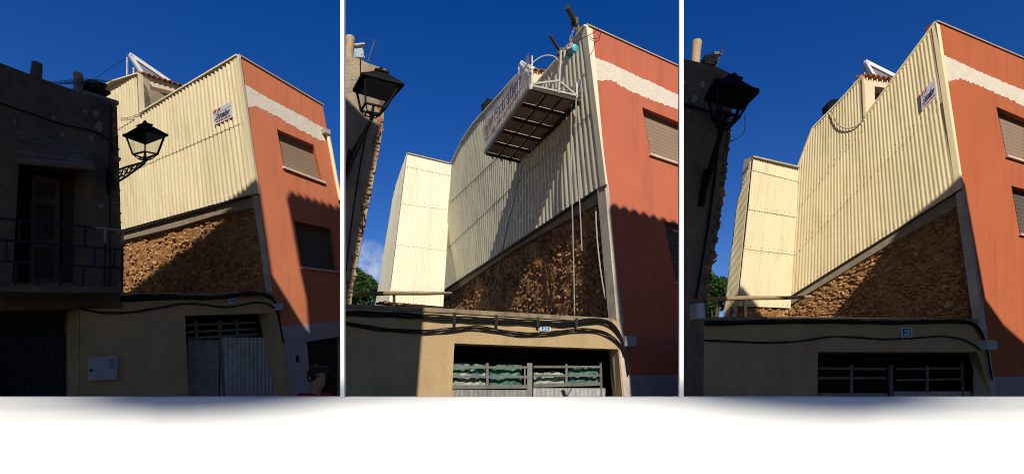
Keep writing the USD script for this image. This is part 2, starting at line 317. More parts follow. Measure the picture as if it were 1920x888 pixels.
def lump(c, size, pl, r):
    """One angular stone: the hull of a dozen points, about 20 triangles."""
    p = r.normal(size=(12, 3)); p /= np.linalg.norm(p, axis=1)[:, None]; p *= r.uniform(.8, 1.1, (12, 1))
    m = trimesh.convex.convex_hull(p); a = r.normal(0, .16); v = m.vertices
    x = v[:, 0] * math.cos(a) - v[:, 1] * math.sin(a); y = v[:, 0] * math.sin(a) + v[:, 1] * math.cos(a)
    m.vertices = c + np.outer(x * size[0], pl.e1) + np.outer(y * size[1], pl.e2) + np.outer(v[:, 2] * size[2], pl.n)
    return m
def rubble(parent, pl, area_px, big, off, mats, seed, small=500, s_big=.135, dens=None, rel=1.0):
    """A rubble wall face: uneven earth mortar, the larger stones one by one, small ones as stuff."""
    r = np.random.default_rng(seed); A = pxpoly(area_px, pl, off); x0, y0, x1, y1 = A.bounds
    # uneven mortar face
    step = .06; nx, ny = int((x1 - x0) / step) + 2, int((y1 - y0) / step) + 2
    X, Y = np.meshgrid(x0 + np.arange(nx) * step, y0 + np.arange(ny) * step, indexing='ij')
    h = meshkit.fbm(np.stack([X * 2.3, Y * 2.3, X * 0 + seed], -1), 4, seed) * .13 + rel * meshkit.fbm(np.stack([X * 6, Y * 9, X * 0], -1), 3, seed) * .09 - .14
    V = pl.p + X.reshape(-1, 1) * pl.e1 + Y.reshape(-1, 1) * pl.e2 + (h.reshape(-1, 1) + off) * pl.n; F = []
    inside = A.buffer(.1)
    for i in range(nx - 1):
        for j in range(ny - 1):
            if inside.contains(Point(X[i, j] + step / 2, Y[i, j] + step / 2)):
                a = i * ny + j; F += [[a, a + ny, a + ny + 1], [a, a + ny + 1, a + 1]]
    me = trimesh.Trimesh(V, np.array(F), process=True)
    if me.face_normals.mean(0) @ pl.n < 0: me.invert()
    wall = obj('stone_wall', me, M['earth'], parent, smooth=True)
    pts, tries = [], 0
    while len(pts) < big and tries < 20000:
        tries += 1; x, y = r.uniform(x0, x1), r.uniform(y0, y1)
        if not A.buffer(-.05).contains(Point(x, y)): continue
        if dens is not None and r.uniform() > dens((x - x0) / (x1 - x0), (y - y0) / (y1 - y0)): continue
        s = s_big * r.uniform(.7, 1.35)
        if all((x - a) ** 2 / 1.6 + (y - b) ** 2 * 1.4 > (.62 * (s + t)) ** 2 for a, b, t in pts): pts.append((x, y, s))
    for x, y, s in pts:
        obj('stone', lump(pl.to3(x, y, off - .005 + r.uniform(-.02, .02)), (s * .68, s * .42, s * .28), pl, r), mats[int(r.integers(len(mats)))], wall)
    ms = []
    for _ in range(small * 3):
        if len(ms) >= small: break
        x, y = r.uniform(x0, x1), r.uniform(y0, y1)
        if not A.contains(Point(x, y)): continue
        s = r.uniform(.035, .085); ms.append(lump(pl.to3(x, y, off - .02), (s, s * .7, s * .7), pl, r))
    obj('small_stones', ms, mats[0], wall, kind='stuff')
    return wall

def scallop(a, b, n, h, lean=0.0):
    """A line of rounded roof tile ends from a to b, in photo points, bulging up."""
    a, b = np.array(a, float), np.array(b, float); out = []
    for i in range(n):
        for t in np.linspace(0, 1, 7)[:-1]:
            q = a + (b - a) * (i + t) / n; out.append((q[0], q[1] - h * math.sin(math.pi * t)))
    return out + [tuple(b)]

def window(parent, pl, quad, depth, shut, wallmat, sill=True, dark=False, slats=13):
    """Reveal, roller shutter of slats and sill in a hole in the wall."""
    w = obj('window', slab([quad[0], quad[1], quad[2], quad[3]], pl, .02, -depth - .02), M['void'], parent)
    a, b, c, d = (pl.at(*q, -depth) for q in quad); ext = .06
    for i in range(slats):
        t0, t1 = i / slats, (i + 1) / slats
        l0, l1, r0, r1 = a + (d - a) * t0, a + (d - a) * t1, b + (c - b) * t0, b + (c - b) * t1
        f = .88; mid = pl.n * .012
        l1, r1 = l0 + (l1 - l0) * f, r0 + (r1 - r0) * f
        V = np.array([l0, r0, r1, l1, l0 + mid, r0 + mid, r1 + mid * .4, l1 + mid * .4])
        F = [[4, 7, 6], [4, 6, 5], [0, 4, 5], [0, 5, 1], [3, 2, 6], [3, 6, 7]]
        me = trimesh.Trimesh(V, F, process=False)
        if me.face_normals[0] @ pl.n < 0: me.invert()
        obj('shutter_slat', me, shut, w)
    # frame of the reveal sides is the wall's own thickness
    if sill:
        e = pl.e1 * .06
        p, q = pl.at(*quad[3], 0.0), pl.at(*quad[2], 0.0)
        s = unit(q - p) * .05
        obj('sill', bar(p - s - pl.n * depth * .5 + pl.n * .03, q + s - pl.n * depth * .5 + pl.n * .03, depth + .06, .05, up=Z), M['sill'], w)
    return w

def script_text(pl, corners, text, x0, x1, y0, y1, off, depth=.004, shear=.25, bold=True):
    """Lettering inside a sign whose corners (TL, TR, BR, BL, photo points) lie on the wall plane; x0..y1 in fractions of the sign, y from the top."""
    m = meshkit.text_mesh(text, 1.0, 1.0, bold=bold); v = m.vertices.copy(); lo, hi = v.min(0), v.max(0)
    s = (v - lo) / (hi - lo); s[:, 0] = (s[:, 0] + shear * s[:, 1]) / (1 + shear)
    fx, fy = x0 + (x1 - x0) * s[:, 0], y1 + (y0 - y1) * s[:, 1]
    TL, TR, BR, BL = (pl.at(*q) for q in corners)
    w = ((TL + np.outer(fx, TR - TL)) * (1 - fy)[:, None] + (BL + np.outer(fx, BR - BL)) * fy[:, None])
    m.vertices = w + np.outer(off + s[:, 2] * depth, pl.n); m.fix_normals(); return m
def sign_patch(pl, corners, pts, off, depth=.003):
    TL, TR, BR, BL = (pl.at(*q) for q in corners)
    q = [pl.to2((TL + (TR - TL) * x) * (1 - y) + (BL + (BR - BL) * x) * y) for x, y in pts]
    return poly_slab(Polygon(q), pl, depth, off)
def company_sign(pl, corners, label, off=.075):
    t = thing('advertising_sign', label, 'sign', pl.at(*corners[3], off))
    obj('board', sign_patch(pl, corners, [(0, 0), (1, 0), (1, 1), (0, 1)], off, .012), M['sign_white'], t)
    for x in (0.02, .24):
        obj('red_stripe', sign_patch(pl, corners, [(x, .22), (x + .1, .04), (x + .22, .04), (x + .14, .22)], off + .003), M['sign_red'], t)
    obj('grey_line', sign_patch(pl, corners, [(.08, .30), (.97, .25), (.97, .285), (.08, .335)], off + .003), M['solar_under'], t)
    obj('lettering', script_text(pl, corners, 'Extrallon', .06, .97, .37, .74, off + .001), M['sign_navy'], t)
    obj('small_lettering', [sign_patch(pl, corners, [(x, .80), (x + w, .80), (x + w, .90), (x, .90)], off + .003) for x, w in ((.14, .1), (.27, .07), (.37, .12), (.53, .06), (.62, .13), (.79, .12))], M['sign_red'], t)
    return t

def roof_tiles(parent, pts_a, pts_b, n, r, dirn, length, m):
    """A row of barrel tiles along a-b, each pointing along dirn."""
    a, b = np.asarray(pts_a, float), np.asarray(pts_b, float); d = unit(b - a); up = unit(np.cross(dirn, d)); up = up if up[2] > 0 else -up
    for i in range(n):
        c = a + (b - a) * (i + .5) / n; V, F, k = [], [], 9
        for e in (0, 1):
            for rr in (r, r * .8):
                for j in range(k):
                    t = math.pi * j / (k - 1)
                    V.append(c + dirn * (e * length - .05) + d * math.cos(t) * rr * (1 - .12 * e) + up * math.sin(t) * rr * (1 - .12 * e))
        for j in range(k - 1):
            F += [[j, j + 1, 2 * k + j + 1], [j, 2 * k + j + 1, 2 * k + j], [k + j, 3 * k + j + 1, k + j + 1], [k + j, 3 * k + j, 3 * k + j + 1],
                  [j, k + j, k + j + 1], [j, k + j + 1, j + 1]]
        me = trimesh.Trimesh(np.array(V), np.array(F), process=False); obj('roof_tile', me, m, parent, smooth=40)

def lantern(name_label, Y, eave, eave_c, low_c, r_low, knob, cap, arm, plate, group=None):
    """Four-sided street lantern hung on a wall bracket. eave: four corners of the roof's rim (photo points, level in the world); low_c/r_low: ring below."""
    zc = P(*eave_c, Y)[2]
    E = [CAM + ray(*q) * ((zc - CZ) / ray(*q)[2]) for q in eave]           # rim corners on one level
    c = sum(E) / 4; low = P(*low_c, c[1]); kn = P(*knob, c[1]); cp = P(*cap, c[1]); s = r_low
    Lw = [low + (e - c) * s for e in E]
    t = thing('street_lamp', name_label, 'street lamp', kn, group)
    def hull(ps):
        return trimesh.convex.convex_hull(np.array(ps))
    up = unit(c - low); H = np.linalg.norm(cp - c); th = .012
    # roof: flared skirt, upper dome, cap and finial
    top1 = [c + (e - c) * .52 + up * H * .45 for e in E]; top2 = [c + (e - c) * .26 + up * H * .66 for e in E]
    skirt = hull(E + [e + up * th for e in E] + top1)
    inner = [c + (e - c) * .9 - up * .01 for e in E]
    dome = hull(top1 + top2)
    roof = obj('lamp_roof', [skirt, dome, hull([x + (x - c - up * H * .66) * .35 for x in top2] + [x + up * .02 + (x - c - up * H * .66) * .35 for x in top2])], M['black_iron'], t)
    obj('finial', tube([c + up * H * .66, c + up * H * .8, c + up * H * .9, cp], [.03, .045, .03, .012]), M['black_iron'], roof, smooth=True)
    for i in range(4):
        obj('corner_bar', bar(E[i] + (c - E[i]) * .12, Lw[i], .022), M['black_iron'], t)
    for i in range(4):
        k = (i + 1) % 4; w4 = [E[i] + (c - E[i]) * .14, E[k] + (c - E[k]) * .14, Lw[k] + (low - Lw[k]) * .04, Lw[i] + (low - Lw[i]) * .04]; nn = unit(np.cross(w4[1] - w4[0], w4[3] - w4[0])) * .003
        obj('glass_pane', trimesh.convex.convex_hull(np.array([q + nn for q in w4] + [q - nn for q in w4])), M['lamp_glass'], t)
    obj('lower_ring', [bar(Lw[i], Lw[(i + 1) % 4], .022) for i in range(4)], M['black_iron'], t)
    obj('eave_ring', [bar(E[i], E[(i + 1) % 4], .03) for i in range(4)], M['black_iron'], t)
    cup = [low + (e - c) * s * .6 - up * .07 for e in E]
    obj('base_cup', [bar(Lw[i], cup[i], .012) for i in range(4)] + [bar(cup[i], cup[(i + 1) % 4], .012) for i in range(4)] + [bar(cup[i], kn + up * .03, .012) for i in range(4)], M['black_iron'], t)
    obj('lamp_holder', tube([kn, kn + up * .05, low, low + up * .05], [.025, .035, .018, .018]), M['black_iron'], t, smooth=True)
    # bracket: two bars that part towards the wall, scrolls between, wall plate
    a = kn; b0, b1 = arm
    br = [tube([a, a + (b0 - a) * .5 + Z * .015, b0], .016), tube([a - Z * .02, a + (b1 - a) * .5 - Z * .03, b1], .016)]
    for k in range(7):
        f0, f1 = k / 7, (k + 1) / 7; p, q = a + (b0 - a) * f0, a + (b1 - a) * f1
        br.append(tube([p, q], .009)); p, q = a + (b1 - a) * f0, a + (b0 - a) * f1; br.append(tube([p, q], .009))
        cc = (a + (b0 - a) * (f0 + .07) + a + (b1 - a) * (f0 + .07)) / 2; rr = np.linalg.norm((b0 - b1) * (f0 + .07)) * .3
        d1 = unit(b0 - a); ring = [cc + rr * (math.cos(w) * d1 + math.sin(w) * unit(b0 - b1)) for w in np.linspace(0, 2 * math.pi, 13)]
        if rr > .02: br.append(tube(ring, .008, 6))
    obj('bracket', br, M['black_iron'], t)
    obj('wall_plate', bar(plate[0], plate[1], .07, .03), M['black_iron'], t)
    return t

def cables(pl, lines, label, group=None, ties=()):
    """A bundle of cables along a wall, photo points."""
    t = thing('cable_bundle', label, 'cable', pl.at(*lines[0][0][0], .05), group)
    for pts, r, wob in lines:
        q = np.array([pl.at(u, v, .04 + r) for u, v in pts]); s = spline(q, 12 * len(pts))
        for k in range(3 if r > .017 else 2):
            w = s + np.outer(np.sin(np.arange(len(s)) * .5 + k * 2.1), Z) * wob + pl.n * (.012 * (k == 1)) + Z * r * (k - 1) * 1.1
            obj('cable', tube(w, r * .62, 6), M['cable'], t, smooth=True)
    for (a, b) in ties: obj('cable_clip', bar(pl.at(*a, .09), pl.at(*b, .09), .035, .06), M['cable'], t)
    return t

def house_plate(pl, corners, label):
    t = thing('number_plate', label, 'house number', pl.at(*corners[3], .02))
    obj('plate', sign_patch(pl, corners, [(0, 0), (1, 0), (1, 1), (0, 1)], .03, .012), M['plate_white'], t)
    obj('blue_field', sign_patch(pl, corners, [(.1, .1), (.9, .1), (.9, .9), (.1, .9)], .033, .004), M['plate_blue'], t)
    obj('digits', script_text(pl, corners, '22', .24, .78, .2, .8, .032, .004, shear=.12), M['plate_white'], t)
    return t
def wall_box(name, pl, q, label, cat, depth=.14, m='grey_box', extra=None):
    t = thing(name, label, cat, pl.at(*q[3], 0))
    p = obj('case', slab(q, pl, depth, depth), M[m], t)
    c = np.mean(np.array(q, float), axis=0); inn = [tuple(c + (np.array(k) - c) * .86) for k in q]
    obj('lid', slab(inn, pl, .012, depth + .008), M[m], t)
    if extra: extra(t, pl, depth)
    return t
def chimney(parent, pl, q, back, m, name='chimney'):
    """A round clay chimney pipe: foot and head as photo points (left/right widths)."""
    (u0, v0, w0), (u1, v1, w1) = q; a, b = pl.at(u0, v0, -back), pl.at(u1, v1, -back); f = (a[1]) / K
    b = b + pl.n * 0; n = 9; ax = b - a
    pts = [a - ax * .15, a, a + ax * .6, a + ax * .86, a + ax * .93, b]; r = np.array([w0, w0, (w0 + w1) / 2, w1, w1 * 1.08, w1 * .95]) / 2 * f
    return obj(name, tube(pts, r, 12), m, parent, smooth=35)

# ------------------------------------------------------------------ clad houses
def clad_house(i, C, label, D):
    F, Yp, yel, trim, red = C.F, C.Y, M[f'yel{i}'], M[f'trim{i}'], M[f'red{i}']
    t = thing('clad_house', label, 'house', np.array([C.B[0], C.B[1], 0]))
    sk = C.fd - C.F.n * .3; bk = C.sd - C.Y.n * .3
    # red rendered front with its window openings
    holes = [w['quad'] for w in D['windows']] + D.get('doors', [])
    obj('front_wall', slab(D['red'], F, .35 if i < 2 else .2, 0, holes, dirv=bk), red, t)
    if 'plinth' in D: obj('plinth', slab(D['plinth'], F, .34, .012, D.get('doors', []), dirv=bk), M['plinth'], t)
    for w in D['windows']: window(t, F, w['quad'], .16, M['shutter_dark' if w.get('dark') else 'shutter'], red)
    for d in D.get('doors', []):
        dr = obj('door', slab(d, F, .05, -.25), M['dark_wood'], t)
    obj('plaster_band', slab(D['band'], F, .02, .004), M['plaster_cream'], t)
    a, b = D['coping']; pa, pb = F.at(*a), F.at(*b); obj('coping', bar(pa + Z * .01 - F.n * .03, pb + Z * .01 - F.n * .03, .12, .025), M['coping'], t)
    # yellow clad side
    obj('side_wall', slab(D['yellow'], Yp, .3, -.03, dirv=sk), trim, t)
    sheets(t, yel, Yp, D['yellow'], D['rib_top'], D['rib_bot'], D['ribs'], D['seams'], seed=i + 1, amp=(.034, .024, .013)[i])
    obj('corner_trim', slab(D['trim'], Yp, .07, .05, dirv=sk), trim, t)
    if 'trim_front' in D: obj('corner_trim', slab(D['trim_front'], F, .05, .03), trim, t)
    for ln in D['edge_caps']:
        pts = [Yp.at(*q, .02) for q in ln]
        for p, q in zip(pts[:-1], pts[1:]): obj('edge_flashing', bar(p, q, .11, .03), trim, t)
    fl = [Yp.at(*q, .0) for q in D['foot']]
    obj('foot_flashing', bar(fl[0], fl[1], .05, .03), M['rust_steel'], t)
    # attic storey set back from the parapet, with tiles
    ap = Plane(Yp.at(*D['attic_at'], 0), F.n); At = D['attic']
    obj('attic_wall', slab(At, ap, .25, -.02, [D['attic_hole']]), M['attic_cream'], t)
    obj('attic_room', slab(D['attic_hole'], ap, .1, -1.0), M['band_render'], t)
    if 'attic_trim' in D: obj('corner_trim', slab(D['attic_trim'], Yp, .06, .06), trim, t)
    ta, tb, n = D['tiles']; roof_tiles(t, ap.at(*ta, .02), ap.at(*tb, .02), n, .075, unit(-F.n + Z * .35), .3, M['roof_tile'])
    # foot of the party wall: render band, rubble, corner pillar
    obj('render_band', slab(D['band2'], Yp, .25, -.045, dirv=sk), M['band_render'], t)
    obj('corner_pillar', slab(D['pillar'], Yp, .4, .01, dirv=sk), M['pillar'], t)
    obj('pillar_edge', slab(D['pillar_front'], F, .3, .015), M['pillar'], t) if 'pillar_front' in D else None
    rubble(t, Yp, D['stone'], D['n_stone'], -.13, [M['stone'], M['stone_dark']], 11 + i, small=D.get('small', 900), dens=D.get('dens'), rel=(.9, 1.0, .9)[i])
    return t
def solar(C, i, top_edge, low_edge, under, pole, back, label):
    pl = Plane(C.Y.at(*top_edge[0], 0) - C.F.n * back, C.F.n)
    t = thing('roof_panel', label, 'solar panel', pl.at(*low_edge, 0))
    a, b = pl.at(*top_edge[0]), pl.at(*top_edge[1]); w = pl.at(*under) - a
    V = [a, b, b + w * .9, a + w]; th = unit(np.cross(b - a, w)) * .07
    obj('panel', trimesh.convex.convex_hull(np.array(V + [v + th for v in V])), M['solar_under'], t)
    obj('frame', [bar(p, q, .07, .09) for p, q in zip(V, V[1:] + V[:1])], M['solar_white'], t)
    for (u, v0, v1) in pole: obj('post', bar(pl.at(u, v1, -.1), pl.at(u, v0, -.1), .035), M['white_steel'], t)
    return t

clad_house(0, C1, 'tall house with yellow corrugated side and brick red front, beside the balconied house', dict(
    red=[(447, 105), (605, 198), (613, 243), (640.5, 372), (640.5, 602), (527, 612), (512, 556), (484, 362)],
    plinth=[(527, 611), (640.5, 601), (640.5, 900), (560, 900), (548, 743)],
    doors=[[(575, 640), (640.4, 630), (640.4, 899), (600, 899)]],
    windows=[dict(quad=[(519, 242), (588, 271.5), (605, 342), (533, 315)]), dict(quad=[(552, 414), (621, 428), (633.5, 510), (567, 502)], dark=True)],
    band=[(456, 157)] + rough_line([(457, 157), (501, 183), (557, 212), (608, 241)], 22, 1.0, 3) + [(610, 266)] + rough_line([(609, 266), (566, 246), (522, 220), (481, 199), (463, 201)], 16, 1.6, 5),
    coping=((447, 104), (606, 198)),
    yellow=[(447, 105), (265, 213), (261, 139), (215, 153), (190, 165), (172, 178), (172, 449), (230, 431), (483, 362)],
    rib_top=((172, 262), (447, 105)), rib_bot=((172, 449), (483, 362)), ribs=48,
    seams=[((160, 283), (270, 213)), ((160, 359), (470, 223))],
    trim=[(436, 112), (447, 105), (483, 362), (468, 366)], trim_front=[(447, 106), (451, 108), (487, 362), (483, 362)],
    edge_caps=[[(447, 105), (265, 213)], [(261, 139), (215, 153), (190, 165), (172, 178)]], foot=((170, 451), (483, 364)),
    attic_at=(262, 190), attic=[(261, 139), (352, 166), (352, 232), (262, 232)], attic_hole=[(279, 160.5), (330, 173), (330, 220), (281, 220)],
    attic_trim=[(258, 140), (263, 139), (267, 212), (261, 216)], tiles=((263, 139), (350, 166), 9),
    band2=[(160, 452), (484, 362), (490, 392), (472, 390), (402, 404), (332, 425), (230, 450), (160, 470)],
    stone=[(165, 466)] + rough_line([(230, 449), (332, 424), (402, 403), (472, 388)], 8, 1.5, 8) + [(482, 390), (505, 556), (165, 556)],
    pillar=[(472, 366), (483.5, 362), (511.5, 552), (500, 556), (484, 440)], n_stone=260,
    dens=lambda x, y: .95 if (y < .42 or x < .3) else .12))
solar(C1, 0, ((243, 102), (318, 153)), (265, 140), (268, 140), [(238.5, 108, 150), (251, 127, 145)], .8, 'white edged panel tilted on a post behind the leftmost roof tiles')
company_sign(C1.Y, [(404, 210), (440, 191.5), (442, 221), (408, 236.5)], 'white sign with red stripes and blue script, on the yellow cladding nearest the balconied house')

clad_house(1, C2, 'tall corrugated house with pinkish red front from which a work platform hangs', dict(
    red=[(1099, 48), (1318, 146.5), (1318, 704), (1179, 704), (1168, 640), (1134, 345)],
    plinth=[(1179, 703), (1318, 703), (1318, 900), (1185, 900)],
    windows=[dict(quad=[(1204, 201), (1300, 240), (1300, 318), (1220, 291)]), dict(quad=[(1245, 415), (1300, 425), (1300, 530), (1268, 530)], dark=True)],
    band=rough_line([(1109, 105), (1150, 121), (1200, 145), (1316, 197)], 22, 1.2, 13) + [(1316, 222)] + rough_line([(1316, 224), (1232, 191), (1190, 175), (1145, 150), (1115, 153)], 18, 1.8, 15),
    coping=((1099, 47), (1318, 146)),
    yellow=[(1099, 48), (1003, 163), (998, 134), (969, 143), (926, 191), (890, 230), (868, 262), (847, 307), (827, 547), (1134, 345)],
    rib_top=((847, 330), (1099, 48)), rib_bot=((827, 547), (1135, 345)), ribs=60,
    seams=[((835, 388), (1105, 132)), ((830, 474), (1115, 205))],
    trim=[(1090, 58), (1099, 48), (1136, 345), (1126, 350)], trim_front=[(1099, 49), (1111, 55), (1137, 344), (1134, 345)],
    edge_caps=[[(1099, 48), (1003, 163)], [(998, 134), (969, 143), (926, 191), (890, 230), (868, 262), (847, 307)]], foot=((827, 549), (1135, 347)),
    attic_at=(1000, 150), attic=[(998, 133), (1062, 140), (1062, 180), (999, 185)], attic_hole=[(1020, 150), (1055, 155), (1055, 178), (1020, 178)],
    tiles=((998, 133), (1050, 139), 5),
    band2=[(820, 553), (1136, 345), (1140, 372), (1120, 381), (965, 467), (871, 532), (820, 568)],
    stone=[(818, 566)] + rough_line([(871, 530), (965, 465), (1120, 379)], 12, 2.0, 18) + [(1128, 385), (1156, 602), (818, 584)],
    pillar=[(1122, 352), (1134, 345), (1166, 606), (1149, 606), (1128, 430)], pillar_front=[(1134, 346), (1141, 346), (1152, 470), (1164, 590), (1180, 690), (1184, 760), (1172, 760), (1160, 640)],
    n_stone=299, small=1300, dens=lambda x, y: .9))
solar(C2, 1, ((976, 117), (1026, 143)), (990, 140), (990, 140), [(973, 124, 145)], .8, 'white edged panel on the roof behind the hanging work platform')

clad_house(2, C3, 'tall house with wide yellow corrugated side and orange red front, rightmost of all', dict(
    red=[(1755, 42), (2000, 145), (2010, 706), (1858, 706), (1850, 640), (1806, 352)],
    plinth=[(1857, 705), (2010, 705), (2010, 900), (1872, 900)],
    windows=[dict(quad=[(1868, 200), (1935, 228), (1935, 309), (1887, 294)]), dict(quad=[(1896, 348), (1935, 358), (1935, 445), (1912, 440)], dark=True)],
    band=rough_line([(1768, 103), (1808, 121), (1862, 146), (1922, 170)], 22, 1.2, 23) + [(1922, 198)] + rough_line([(1920, 198), (1870, 176), (1833, 159), (1801, 148), (1778, 153)], 18, 1.8, 25),
    coping=((1755, 41), (2000, 145)),
    yellow=[(1755, 42), (1622, 220), (1618, 143), (1575, 190), (1525, 240), (1506, 290), (1497, 314), (1483, 554), (1804, 352)],
    rib_top=((1497, 330), (1755, 42)), rib_bot=((1483, 554), (1804, 352)), ribs=45,
    seams=[((1480, 411), (1622, 234)), ((1480, 486), (1775, 180))],
    trim=[(1747, 52), (1755, 42), (1803, 352), (1792, 358)], trim_front=[(1755, 43), (1762, 47), (1807, 352), (1803, 352)],
    edge_caps=[[(1755, 42), (1622, 220)], [(1618, 143), (1575, 190), (1525, 240), (1506, 290), (1497, 314)]], foot=((1483, 556), (1804, 354)),
    attic_at=(1620, 190), attic=[(1618, 144), (1680, 154), (1680, 226), (1620, 226)], attic_hole=[(1640, 162), (1675, 167), (1675, 215), (1641, 215)],
    attic_trim=[(1616, 146), (1620, 142), (1624, 219), (1619, 224)], tiles=((1619, 143), (1676, 152), 6),
    band2=[(1476, 560), (1805, 352), (1810, 380), (1790, 389), (1669, 456), (1568, 518), (1513, 551), (1476, 574)],
    stone=[(1470, 574)] + rough_line([(1513, 549), (1568, 516), (1669, 454), (1790, 387)], 10, 2.0, 28) + [(1798, 395), (1838, 606), (1470, 600)],
    pillar=[(1790, 357), (1805, 351), (1846, 625), (1826, 615), (1800, 430)], pillar_front=[(1803, 352), (1807, 352), (1872, 760), (1862, 760)],
    n_stone=299, small=1300, dens=lambda x, y: .95 if x < .45 or y < .2 else .15))
solar(C3, 2, ((1622, 116), (1676, 143)), (1640, 150), (1640, 146), [(1620.5, 118, 150)], .8, 'white edged panel tilted on a post above the rightmost yellow wall')
company_sign(C3.Y, [(1726, 177), (1753, 147), (1757, 181), (1729, 210)], 'white sign with red stripes and blue script, high on the rightmost yellow cladding')

# return wings at the far end of the clad side walls
def wing(i, C, right_px, quad, side, seams, label, ribs=20, turn=(.94, .34), foot=None):
    sheet = M['wing2'] if i == 2 else M[f'yel{i}']
    p = C.Y.at(*right_px[0]); pl = Plane(p, np.cross(np.array([*turn, 0.0]), C.Y.at(*right_px[1]) - p if i == 2 else Z))
    t = thing('clad_wing', label, 'house', np.array([p[0], p[1], 0]))
    obj('front_wall', slab(quad, pl, .3, -.03), M[f'trim{i}'], t)
    sheets(t, sheet, pl, quad, (quad[0], quad[1]), (quad[3], quad[2]), ribs, seams, per=7, seed=20 + i, amp=.02)
    sp = Plane(pl.at(*quad[0]), np.cross(pl.at(*quad[0]) - pl.at(*quad[3]), unit([-.42, .91, 0]) if i == 1 else unit([-.5, .87, 0])))
    obj('side_wall', slab(side, sp, .1, -.05, dirv=-pl.n + np.array([.3, 0, 0])), M[f'trim{i}'], t)
    sheets(t, sheet, sp, side, ((side[1][0] - 4, side[1][1]), side[0]), (side[-2], side[-1]), 14, [], per=7, seed=30 + i, amp=.02)
    a, b = pl.at(*quad[0], .05), pl.at(*quad[1], .05); obj('edge_flashing', bar(a, b, .08, .035), M['coping'], t)
    return t, pl
W2, w2p = wing(1, C2, ((840, 420), (828, 575)), [(764, 287), (847.5, 307), (830, 592), (726, 592)], [(764, 286), (744, 345), (736, 378), (702, 592), (726, 592)],
     [((750, 309), (850, 330)), ((742, 380), (848, 393)), ((733, 456), (845, 470)), ((728, 543), (840, 546))], 'pale yellow corrugated wing closing the far end behind the hanging platform house')
W3, w3p = wing(2, C3, ((1497, 314), (1482, 577)), [(1411, 294), (1498, 314), (1481, 577), (1381, 573)], [(1411, 293), (1385, 376), (1358, 600), (1381, 600)],
     [((1400, 315), (1500, 340)), ((1395, 389), (1500, 407)), ((1385, 463), (1500, 477))], 'yellow corrugated wing at the far end of the rightmost clad wall')
rubble(W3, w3p, [(1372, 573), (1484, 577), (1486, 606), (1368, 606)], 22, -.02, [M['stone'], M['stone_dark']], 41, small=80, s_big=.14)

# ------------------------------------------------------------------ garages in front of the rubble walls
def garage(i, C, label, D):
    F = C.F; t = thing('garage', label, 'garage', np.array([*F.at(*D['loc'])[:2], 0]))
    dv = D.get('dirv'); obj('wall', slab(D['wall'], F, .45, 0, [D['hole']], dirv=dv), M['garage_wall'], t)
    obj('coping', slab(D['coping'], F, .5, .03, dirv=dv), M['garage_coping'], t)
    x0, y0, x1, y1 = pxpoly(D['hole'], F).bounds; y1 += .06; room = sbox(x0 - .5, y0, x1 + 1.6, y1)
    obj('dark_interior', [poly_slab(room, F, .05, -2.2), poly_slab(sbox(x0 - .5, y1, x1 + 1.6, y1 + .08), F, 1.75, -.47), poly_slab(sbox(x0 - .55, y0, x0 - .5, y1), F, 1.75, -.47), poly_slab(sbox(x1 + 1.6, y0, x1 + 1.65, y1), F, 1.75, -.47)], M['void'], t)
    # the leaf plane, set back
    o = -.42; B = lambda a, b, w=.05, d=.04: bar(F.at(*a, o), F.at(*b, o), d, w)
    for rail in D['rails']: obj('gate_rail', B(*rail), M['metal_grey'], t)
    for post in D['posts']: obj('gate_post', B(post[0], post[1], post[2] if len(post) > 2 else .05), M['metal_grey'], t)
    for k, (x0, x1, y0, y1, n) in enumerate(D['leaves']):
        a, b = F.px2(x0, y0, o), F.px2(x1, y0 + D.get('dip', 0), o); d = b - a; bot = F.px2(x0, y1, o)[1]
        V, Fc, N = [], [], n * 5 + 1
        for j in range(N):
            s = j / (N - 1); h = .018 * (0.5 - .5 * math.cos(2 * math.pi * j / 5))
            for y in (a[1] + d[1] * s, bot): V.append(F.to3(a[0] + d[0] * s, y, o + h))
        for j in range(N - 1): Fc += [[2 * j, 2 * j + 1, 2 * j + 3], [2 * j, 2 * j + 3, 2 * j + 2]]
        me = trimesh.Trimesh(np.array(V), np.array(Fc), process=False)
        if me.face_normals.mean(0) @ F.n < 0: me.invert()
        obj('gate_panel', me, M['corr_door' if k == 0 else 'corr_door_pale'], t, smooth=True)
    r = np.random.default_rng(50 + i)
    for k, q in enumerate(D.get('tarps', [])):                       # creased sheeting behind the bars
        (x0, y0), (x1, y1) = q; nx, ny = 22, 7; V, Fc = [], []
        for a in range(nx):
            for b in range(ny):
                u, w = a / (nx - 1), b / (ny - 1); n0 = meshkit.fbm(np.array([u * 7 + k * 7, w * 2.6 + u * 3, k * 2.0]), 4, 50 + i)
                V.append(F.at(x0 + (x1 - x0) * u, y0 + (y1 - y0) * w + (n0 - .5) * 16 * (1 - w), o - .12 + .22 * (n0 - .5)))
        for a in range(nx - 1):
            for b in range(ny - 1):
                c = a * ny + b; Fc += [[c, c + 1, c + ny + 1], [c, c + ny + 1, c + ny]]
        me = trimesh.Trimesh(np.array(V), np.array(Fc), process=False)
        if me.face_normals.mean(0) @ F.n < 0: me.invert()
        tp = obj('tarpaulin', me, M['tarp' if k % 3 else 'tarp_pale'], '/World', smooth=True, label=D['tarp_labels'][k], cat='tarpaulin')
    return t
